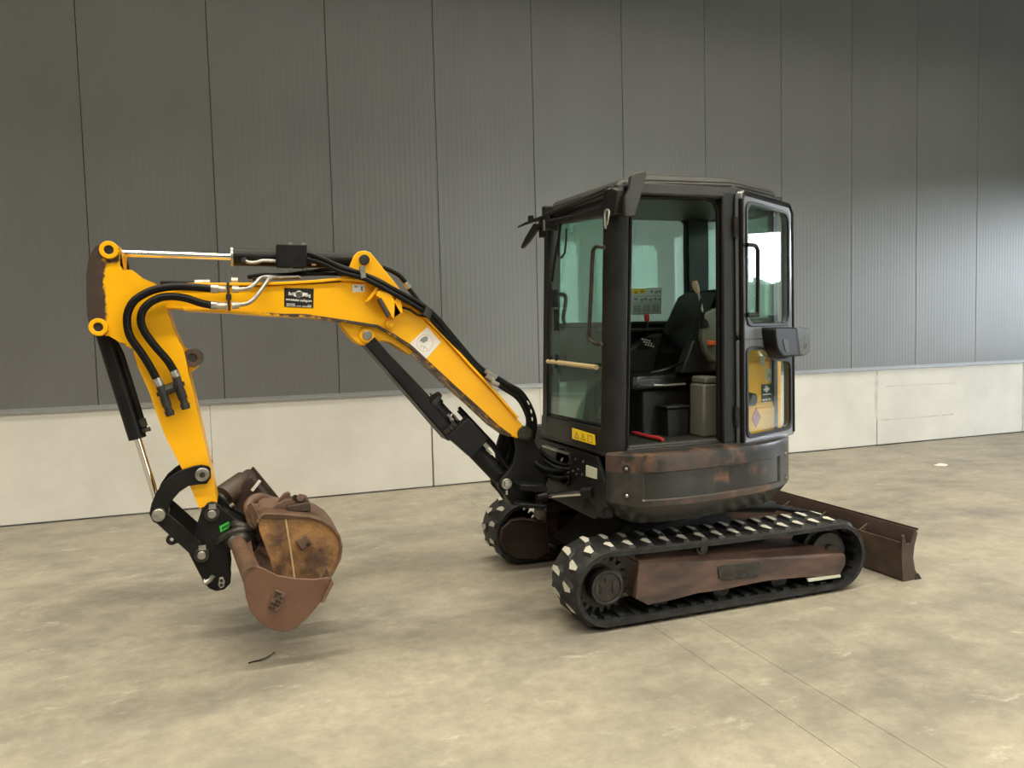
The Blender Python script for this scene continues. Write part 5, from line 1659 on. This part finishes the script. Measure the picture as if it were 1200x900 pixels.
part('tube_collar', MB().cyl([(-0.047, -3.400, 0.508)][0], [(-0.036, -3.440, 0.498)][0], 0.036, None, 18), 'steel', bucket)
part('cutting_lip', MB().prism_y([(0.353, 0.382), (0.362, 0.366), (0.316, 0.286), (0.301, 0.286)], -3.795, -3.58), 'rust2', bucket, bevel=0.003)
# cast maker's block with raised, unreadable marks
e0, e1, e2, e3 = [Vector(p) for p in [(0.113, -3.785, 0.374), (0.155, -3.785, 0.349), (0.115, -3.785, 0.271), (0.073, -3.785, 0.294)]]
ec_ = (e0 + e1 + e2 + e3) / 4
ex_, ey_ = (e1 - e0) / 2, (e0 - e3) / 2
blk = part('cast_block', MB().obox(ec_, ex_ * 0.95, Vector((0, 0.006, 0)), ey_ * 0.95), 'rust2', bucket, bevel=0.003)
bmp = MB()
for i in range(5):
    for j in range(3):
        if (i * 3 + j) % 4 == 2:
            continue
        c = ec_ + ey_ * (-0.76 + 0.38 * i) + ex_ * (-0.6 + 0.6 * j) + Vector((0, -0.008, 0))
        bmp.obox(c, ex_ * 0.22, Vector((0, 0.004, 0)), ey_ * 0.10)
part('cast_marks', bmp, 'darksteel', blk)
# far end of the bucket: end plate and its stub tube
fp_ = [(0.046, 0.755), (0.058, 0.764), (0.188, 0.574), (0.265, 0.468), (0.234, 0.295), (0.051, 0.317), (-0.000, 0.467), (0.013, 0.658)]
part('side_plate', MB().prism_y(fp_, -2.79, -2.76), 'bladesteel', bucket, bevel=0.003, label='dark far side plate')
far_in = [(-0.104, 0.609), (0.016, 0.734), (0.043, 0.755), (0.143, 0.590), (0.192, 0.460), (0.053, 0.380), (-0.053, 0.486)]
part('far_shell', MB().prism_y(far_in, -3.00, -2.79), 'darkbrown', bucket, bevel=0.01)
part('stub_tube', MB().tube([(-0.134, -3.020, 0.624), (-0.104, -3.000, 0.644), (-0.100, -3.000, 0.648), (0.009, -2.900, 0.707), (0.010, -2.900, 0.716), (0.033, -2.840, 0.728)], [0.040, 0.042, 0.066, 0.060, 0.040, 0.036], 16), 'bladesteel', bucket, smooth=True)
part('stub_pin', MB().cyl([(-0.067, -3.100, 0.616)][0], [(-0.048, -3.100, 0.627)][0], 0.012, None, 10), 'steel', bucket)
part('painted_slot', MB().obox([(0.063, -3.020, 0.700)][0], (0.022, 0, 0.026), (0, 0.003, 0), (-0.006, 0, 0.005)), 'white', bucket, label='pale bar painted as light through the plate')  # white bar painted in for light showing through the plate

# ---- hoses
def hose(px, r, name='hydraulic_hose', m='hose', seg=10, parent=None):
    return part(name, MB().tube(px, r, seg, 6), m, parent, smooth=True)


hose([(-0.097, -3.370, 1.708), (-0.181, -3.380, 1.716), (-0.254, -3.380, 1.718), (-0.319, -3.380, 1.710), (-0.373, -3.380, 1.691), (-0.428, -3.380, 1.653), (-0.457, -3.380, 1.596), (-0.460, -3.380, 1.534), (-0.448, -3.375, 1.484), (-0.409, -3.370, 1.416), (-0.377, -3.370, 1.353), (-0.355, -3.365, 1.300)], 0.0180)
hose([(-0.097, -3.370, 1.630), (-0.148, -3.380, 1.642), (-0.202, -3.385, 1.662), (-0.256, -3.390, 1.672), (-0.309, -3.390, 1.669), (-0.357, -3.390, 1.648), (-0.390, -3.390, 1.614), (-0.403, -3.390, 1.567), (-0.392, -3.385, 1.517), (-0.353, -3.380, 1.450), (-0.304, -3.370, 1.381), (-0.278, -3.365, 1.329)], 0.0180)
hose([(-0.162, -3.200, 1.748), (-0.246, -3.200, 1.750), (-0.329, -3.200, 1.751)], 0.010)
for q in ([(-0.101, -3.370, 1.708), (-0.067, -3.370, 1.707)], [(-0.103, -3.370, 1.632), (-0.078, -3.370, 1.630)], [(-0.354, -3.365, 1.298), (-0.339, -3.365, 1.264)], [(-0.280, -3.365, 1.331), (-0.268, -3.365, 1.301)]):
    part('hose_ferrule', MB().cyl(q[0], q[1], 0.021, 0.0195, 14), 'steel', smooth=True)
for q, r in (([(-0.067, -3.370, 1.707), (-0.034, -3.370, 1.706)], 0.016), ([(-0.007, -3.370, 1.706), (0.023, -3.370, 1.705)], 0.017), ([(-0.078, -3.370, 1.630), (-0.033, -3.370, 1.628)], 0.017), ([(-0.011, -3.370, 1.629), (0.020, -3.370, 1.631)], 0.017),
             ([(-0.177, -3.200, 1.750), (-0.108, -3.200, 1.752)], 0.014), ([(-0.009, -3.220, 1.757), (0.022, -3.220, 1.757)], 0.018)):
    part('pipe_union', MB().cyl(q[0], q[1], r, None, 8), 'steel')
part('steel_pipe', MB().tube([(0.016, -3.370, 1.705), (0.062, -3.370, 1.709), (0.094, -3.360, 1.730), (0.119, -3.340, 1.756), (0.152, -3.310, 1.769), (0.224, -3.290, 1.770), (0.307, -3.270, 1.774)], 0.0095, 10, 4), 'steel', smooth=True)
part('steel_pipe', MB().tube([(0.012, -3.370, 1.631), (0.066, -3.370, 1.641), (0.107, -3.360, 1.681), (0.150, -3.330, 1.740), (0.176, -3.300, 1.763), (0.246, -3.270, 1.768), (0.317, -3.250, 1.771)], 0.0095, 10, 4), 'steel', smooth=True)
part('pipe_clamp', MB().obox([(-0.024, -3.365, 1.670)][0], (0.006, 0, 0), (0, 0.02, 0), (0, 0, 0.065)).obox([(-0.024, -3.330, 1.672)][0], (0.012, 0, 0), (0, 0.035, 0), (0, 0, 0.012)), 'darksteel')
# shut-off couplings at the lower end of the two hoses
for k, (a, b) in enumerate((([(-0.342, -3.365, 1.272)][0], [(-0.303, -3.365, 1.123)][0]), ([(-0.272, -3.365, 1.309)][0], [(-0.235, -3.365, 1.151)][0]))):
    a, b = Vector(a), Vector(b)
    d_ = b - a
    tt = (0.0, 0.22, 0.22, 0.34, 0.34, 0.44, 0.44, 0.70, 0.70, 0.84, 0.84, 1.0)
    rr_ = (0.019, 0.019, 0.027, 0.027, 0.019, 0.019, 0.021, 0.021, 0.017, 0.017, 0.022, 0.019)
    part('hose_coupling', MB().tube([a + d_ * (t + 0.0005 * i) for i, t in enumerate(tt)], list(rr_), 12), 'darksteel')
br1 = [(-0.330, -3.355, 1.236), (-0.260, -3.355, 1.264)]
part('coupling_bracket', MB().cyl(br1[0], br1[1], 0.024, None, 8).obox((Vector(br1[0]) + Vector(br1[1])) / 2 + Vector((0, 0.02, 0)), (0.03, 0, 0.006), (0, 0.02, 0), (0, 0, 0.016)), 'darksteel')

# the run of hoses along the top of the boom to the frame
runs = (
    ('360,297,-3.30 378,304,-3.31 400,315,-3.325 425,323,-3.34 450,335,-3.34 475,349,-3.335 500,364,-3.33 512,377,-3.32 540,408,-3.30 565,434,-3.28 590,452,-3.27 610,464,-3.27 622,483,-3.28 625,505,-3.28', 0.012),
)
for k, q in enumerate(([(0.351, -3.300, 1.885), (0.423, -3.310, 1.859), (0.511, -3.325, 1.814), (0.614, -3.335, 1.782), (0.720, -3.335, 1.730), (0.829, -3.330, 1.674), (0.940, -3.325, 1.607), (0.995, -3.315, 1.549), (1.124, -3.300, 1.398), (1.246, -3.280, 1.269), (1.355, -3.270, 1.203), (1.448, -3.270, 1.147), (1.511, -3.270, 1.049), (1.538, -3.260, 0.941), (1.512, -3.240, 0.820)],
                       [(0.349, -3.300, 1.856), (0.422, -3.310, 1.834), (0.510, -3.325, 1.791), (0.612, -3.345, 1.760), (0.717, -3.345, 1.708), (0.826, -3.340, 1.647), (0.938, -3.330, 1.580), (0.998, -3.315, 1.513), (1.147, -3.300, 1.351), (1.266, -3.290, 1.232), (1.365, -3.280, 1.166), (1.448, -3.280, 1.105), (1.496, -3.280, 1.017), (1.513, -3.270, 0.929), (1.481, -3.240, 0.823)],
                       [(0.377, -3.270, 1.876), (0.450, -3.280, 1.846), (0.556, -3.300, 1.806), (0.682, -3.310, 1.758), (0.791, -3.300, 1.698), (0.901, -3.300, 1.635), (0.990, -3.300, 1.567), (1.121, -3.280, 1.416), (1.238, -3.260, 1.287), (1.380, -3.240, 1.196), (1.484, -3.240, 1.134), (1.548, -3.240, 1.025), (1.569, -3.220, 0.935), (1.547, -3.200, 0.812)])):
    hose(q, 0.0125)
for k in range(4):
    dy = 0.035 * k
    o = Vector((0.012 * k, 0.05 + dy, 0.0))
    hose([Vector(p) + o for p in [(1.203, -3.280, 1.298), (1.294, -3.280, 1.239), (1.376, -3.280, 1.194), (1.454, -3.280, 1.133), (1.512, -3.280, 1.040), (1.530, -3.280, 0.944), (1.492, -3.280, 0.841)]], 0.017)
hose([(0.739, -3.200, 1.829), (0.783, -3.200, 1.811), (0.828, -3.200, 1.785), (0.863, -3.200, 1.744)], 0.013)
part('hose_ferrule', MB().cyl([(0.859, -3.200, 1.749)][0], [(0.876, -3.200, 1.717)][0], 0.016, None, 10), 'steel')
hose([(0.876, -3.200, 1.717), (0.924, -3.200, 1.653), (0.973, -3.220, 1.588)], 0.012)
hose([(0.067, -3.220, 1.774), (0.147, -3.220, 1.786), (0.249, -3.220, 1.786), (0.354, -3.220, 1.800), (0.458, -3.240, 1.811), (0.539, -3.270, 1.800)], 0.010)
hose([(0.090, -3.250, 1.763), (0.186, -3.250, 1.775), (0.309, -3.250, 1.784), (0.434, -3.250, 1.789), (0.558, -3.280, 1.782)], 0.009)
hose([(0.808, -3.310, 1.614), (0.848, -3.330, 1.599), (0.892, -3.330, 1.572), (0.939, -3.320, 1.563)], 0.006)
part('steel_pipe', MB().tube([(0.958, -3.300, 1.563), (1.036, -3.290, 1.481), (1.132, -3.270, 1.379), (1.219, -3.260, 1.288)], 0.009, 8, 3), 'darksteel', smooth=True)
part('hose_clamp', MB().obox([(0.611, -3.355, 1.789)][0], (0.012, 0, 0.003), (0, 0.01, 0), (-0.003, 0, 0.030)), 'steel', label='grey hose clamp')
part('hose_clamp', MB().obox([(0.939, -3.345, 1.584)][0], (0.018, 0, -0.01), (0, 0.02, 0), (0.008, 0, 0.022)), 'darksteel')
for q in ([(1.253, -3.320, 1.270), (1.276, -3.320, 1.251)], [(1.276, -3.320, 1.255), (1.314, -3.320, 1.231)], [(1.253, -3.330, 1.243), (1.296, -3.330, 1.214)], [(1.281, -3.330, 1.210), (1.320, -3.330, 1.189)]):
    part('pipe_union', MB().cyl(q[0], q[1], 0.014, None, 8), 'steel')
for q in ([(1.494, -3.305, 1.091), (1.504, -3.305, 1.071)], [(1.513, -3.305, 1.042), (1.517, -3.305, 1.023)], [(1.519, -3.305, 0.999), (1.521, -3.305, 0.980)]):
    part('hose_mark', MB().cyl(q[0], q[1], 0.004, None, 6), 'white')
# sheathed loop behind the kingpost
hose([(1.457, -3.100, 0.905), (1.432, -3.090, 0.831), (1.420, -3.090, 0.758), (1.454, -3.090, 0.691), (1.529, -3.100, 0.651), (1.670, -3.120, 0.637)], 0.05, 'hose_sheath', 'hose', 12)
hose([(1.498, -3.250, 0.847), (1.523, -3.260, 0.774), (1.572, -3.300, 0.713), (1.667, -3.320, 0.689), (1.793, -3.330, 0.690)], 0.016)
hose([(1.519, -3.220, 0.817), (1.550, -3.240, 0.720), (1.605, -3.280, 0.669), (1.692, -3.320, 0.648), (1.819, -3.330, 0.658)], 0.016)

# ------------------------------------------------------------------ the digging bucket lying in the grading bucket
BQ = [(0.196, -3.500, 0.482)][0]
DB = thing('digging_bucket', 'narrow rusty digging bucket lying inside the red-brown grading bucket', 'bucket', (BQ[0], -3.36, BQ[2]))
bs = [(0.072, 0.645), (0.091, 0.655), (0.163, 0.644), (0.291, 0.618), (0.342, 0.594), (0.388, 0.558), (0.422, 0.510), (0.433, 0.459), (0.422, 0.401), (0.387, 0.339), (0.358, 0.301), (0.281, 0.294), (0.149, 0.312), (0.109, 0.375), (0.101, 0.437), (0.081, 0.501), (0.061, 0.572), (0.057, 0.612)]
for y0, y1 in ((-3.52, -3.508), (-3.172, -3.16)):
    sp_ = obj('side_plate', MB().prism_y(bs, y0, y1), 'rust', DB, bevel=0.003)
rim = [(0.048, 0.619), (0.068, 0.651), (0.091, 0.660), (0.163, 0.650), (0.291, 0.625), (0.345, 0.601), (0.394, 0.563), (0.428, 0.513), (0.438, 0.460), (0.428, 0.398), (0.391, 0.334), (0.356, 0.286)]
obj('bucket_shell', MB().ribbon_y(rim, -0.012, -3.535, -3.145), 'rust2', DB, bevel=0.003)
obj('weld_bead', MB().tube([(0.180, -3.522, 0.620), (0.189, -3.523, 0.529), (0.200, -3.523, 0.426), (0.209, -3.522, 0.317)], 0.0045, 6, 2), 'weld', DB, label='bright weld bead')
lipq = [(0.013, 0.683), (0.018, 0.711), (0.038, 0.729), (0.064, 0.734), (0.098, 0.723), (0.135, 0.707)]
obj('curled_lip', MB().tube([(0.037, -3.300, 0.527), (0.024, -3.260, 0.588), (0.019, -3.220, 0.632), (0.045, -3.180, 0.658), (0.083, -3.150, 0.660), (0.133, -3.130, 0.638), (0.184, -3.120, 0.622)], [0.018, 0.022, 0.026, 0.026, 0.024, 0.02, 0.018], 10, 4), 'rust2', DB, smooth=True)
tpq = MB()
a = [Vector(p) for p in [(0.072, -3.530, 0.649), (0.044, -3.220, 0.647), (0.165, -3.160, 0.631), (0.350, -3.160, 0.559), (0.325, -3.530, 0.615)]]
b = [Vector(p) for p in [(0.019, -3.220, 0.640), (0.014, -3.250, 0.613), (0.055, -3.450, 0.568), (0.071, -3.530, 0.641), (0.044, -3.220, 0.651)]]
for q in (a, b):
    nrm = (q[1] - q[0]).cross(q[2] - q[0]).normalized() * 0.012
    n = len(q)
    tpq.add(q + [p + nrm for p in q], [tuple(range(n)), tuple(range(2 * n - 1, n - 1, -1))] + [(i, n + i, n + (i + 1) % n, (i + 1) % n) for i in range(n)])
obj('top_plate', tpq, 'rust2', DB, bevel=0.003)
for y, q in ((-3.42, [(0.097, 0.627), (0.138, 0.669), (0.187, 0.693), (0.262, 0.690), (0.277, 0.663), (0.287, 0.616)]), (-3.25, [(0.144, 0.634), (0.171, 0.670), (0.192, 0.692), (0.213, 0.697), (0.223, 0.687), (0.220, 0.670), (0.241, 0.672), (0.253, 0.658), (0.273, 0.638), (0.309, 0.582)])):
    obj('mounting_ear', MB().prism_y(q, y - 0.012, y + 0.012), 'rust2', DB, bevel=0.004)
obj('ear_block', MB().prism_y([(0.191, 0.667), (0.287, 0.676), (0.302, 0.669), (0.301, 0.631), (0.194, 0.640)], -3.465, -3.25), 'bladesteel', DB, bevel=0.004)
obj('ear_pin', MB().cyl([(0.257, -3.450, 0.700)][0], [(0.291, -3.250, 0.650)][0], 0.018, None, 12), 'rust2', DB)
obj('pin_gap', MB().disc_y(*[[(0.234, -3.430, 0.699)][0][i] for i in (0, 2)], -3.437, -3.43, 0.014, 12), 'ink', DB)
sq = Vector([(0.258, -3.530, 0.501)][0])
obj('square_lug', MB().obox(sq, Vector((0.024, 0, 0.014)), (0, 0.014, 0), Vector((-0.014, 0, 0.024))), 'rust2', DB, bevel=0.004)
obj('lug_hole', MB().disc_y(sq.x + 0.018, sq.z - 0.010, sq.y - 0.016, sq.y, 0.010, 12), 'ink', DB)
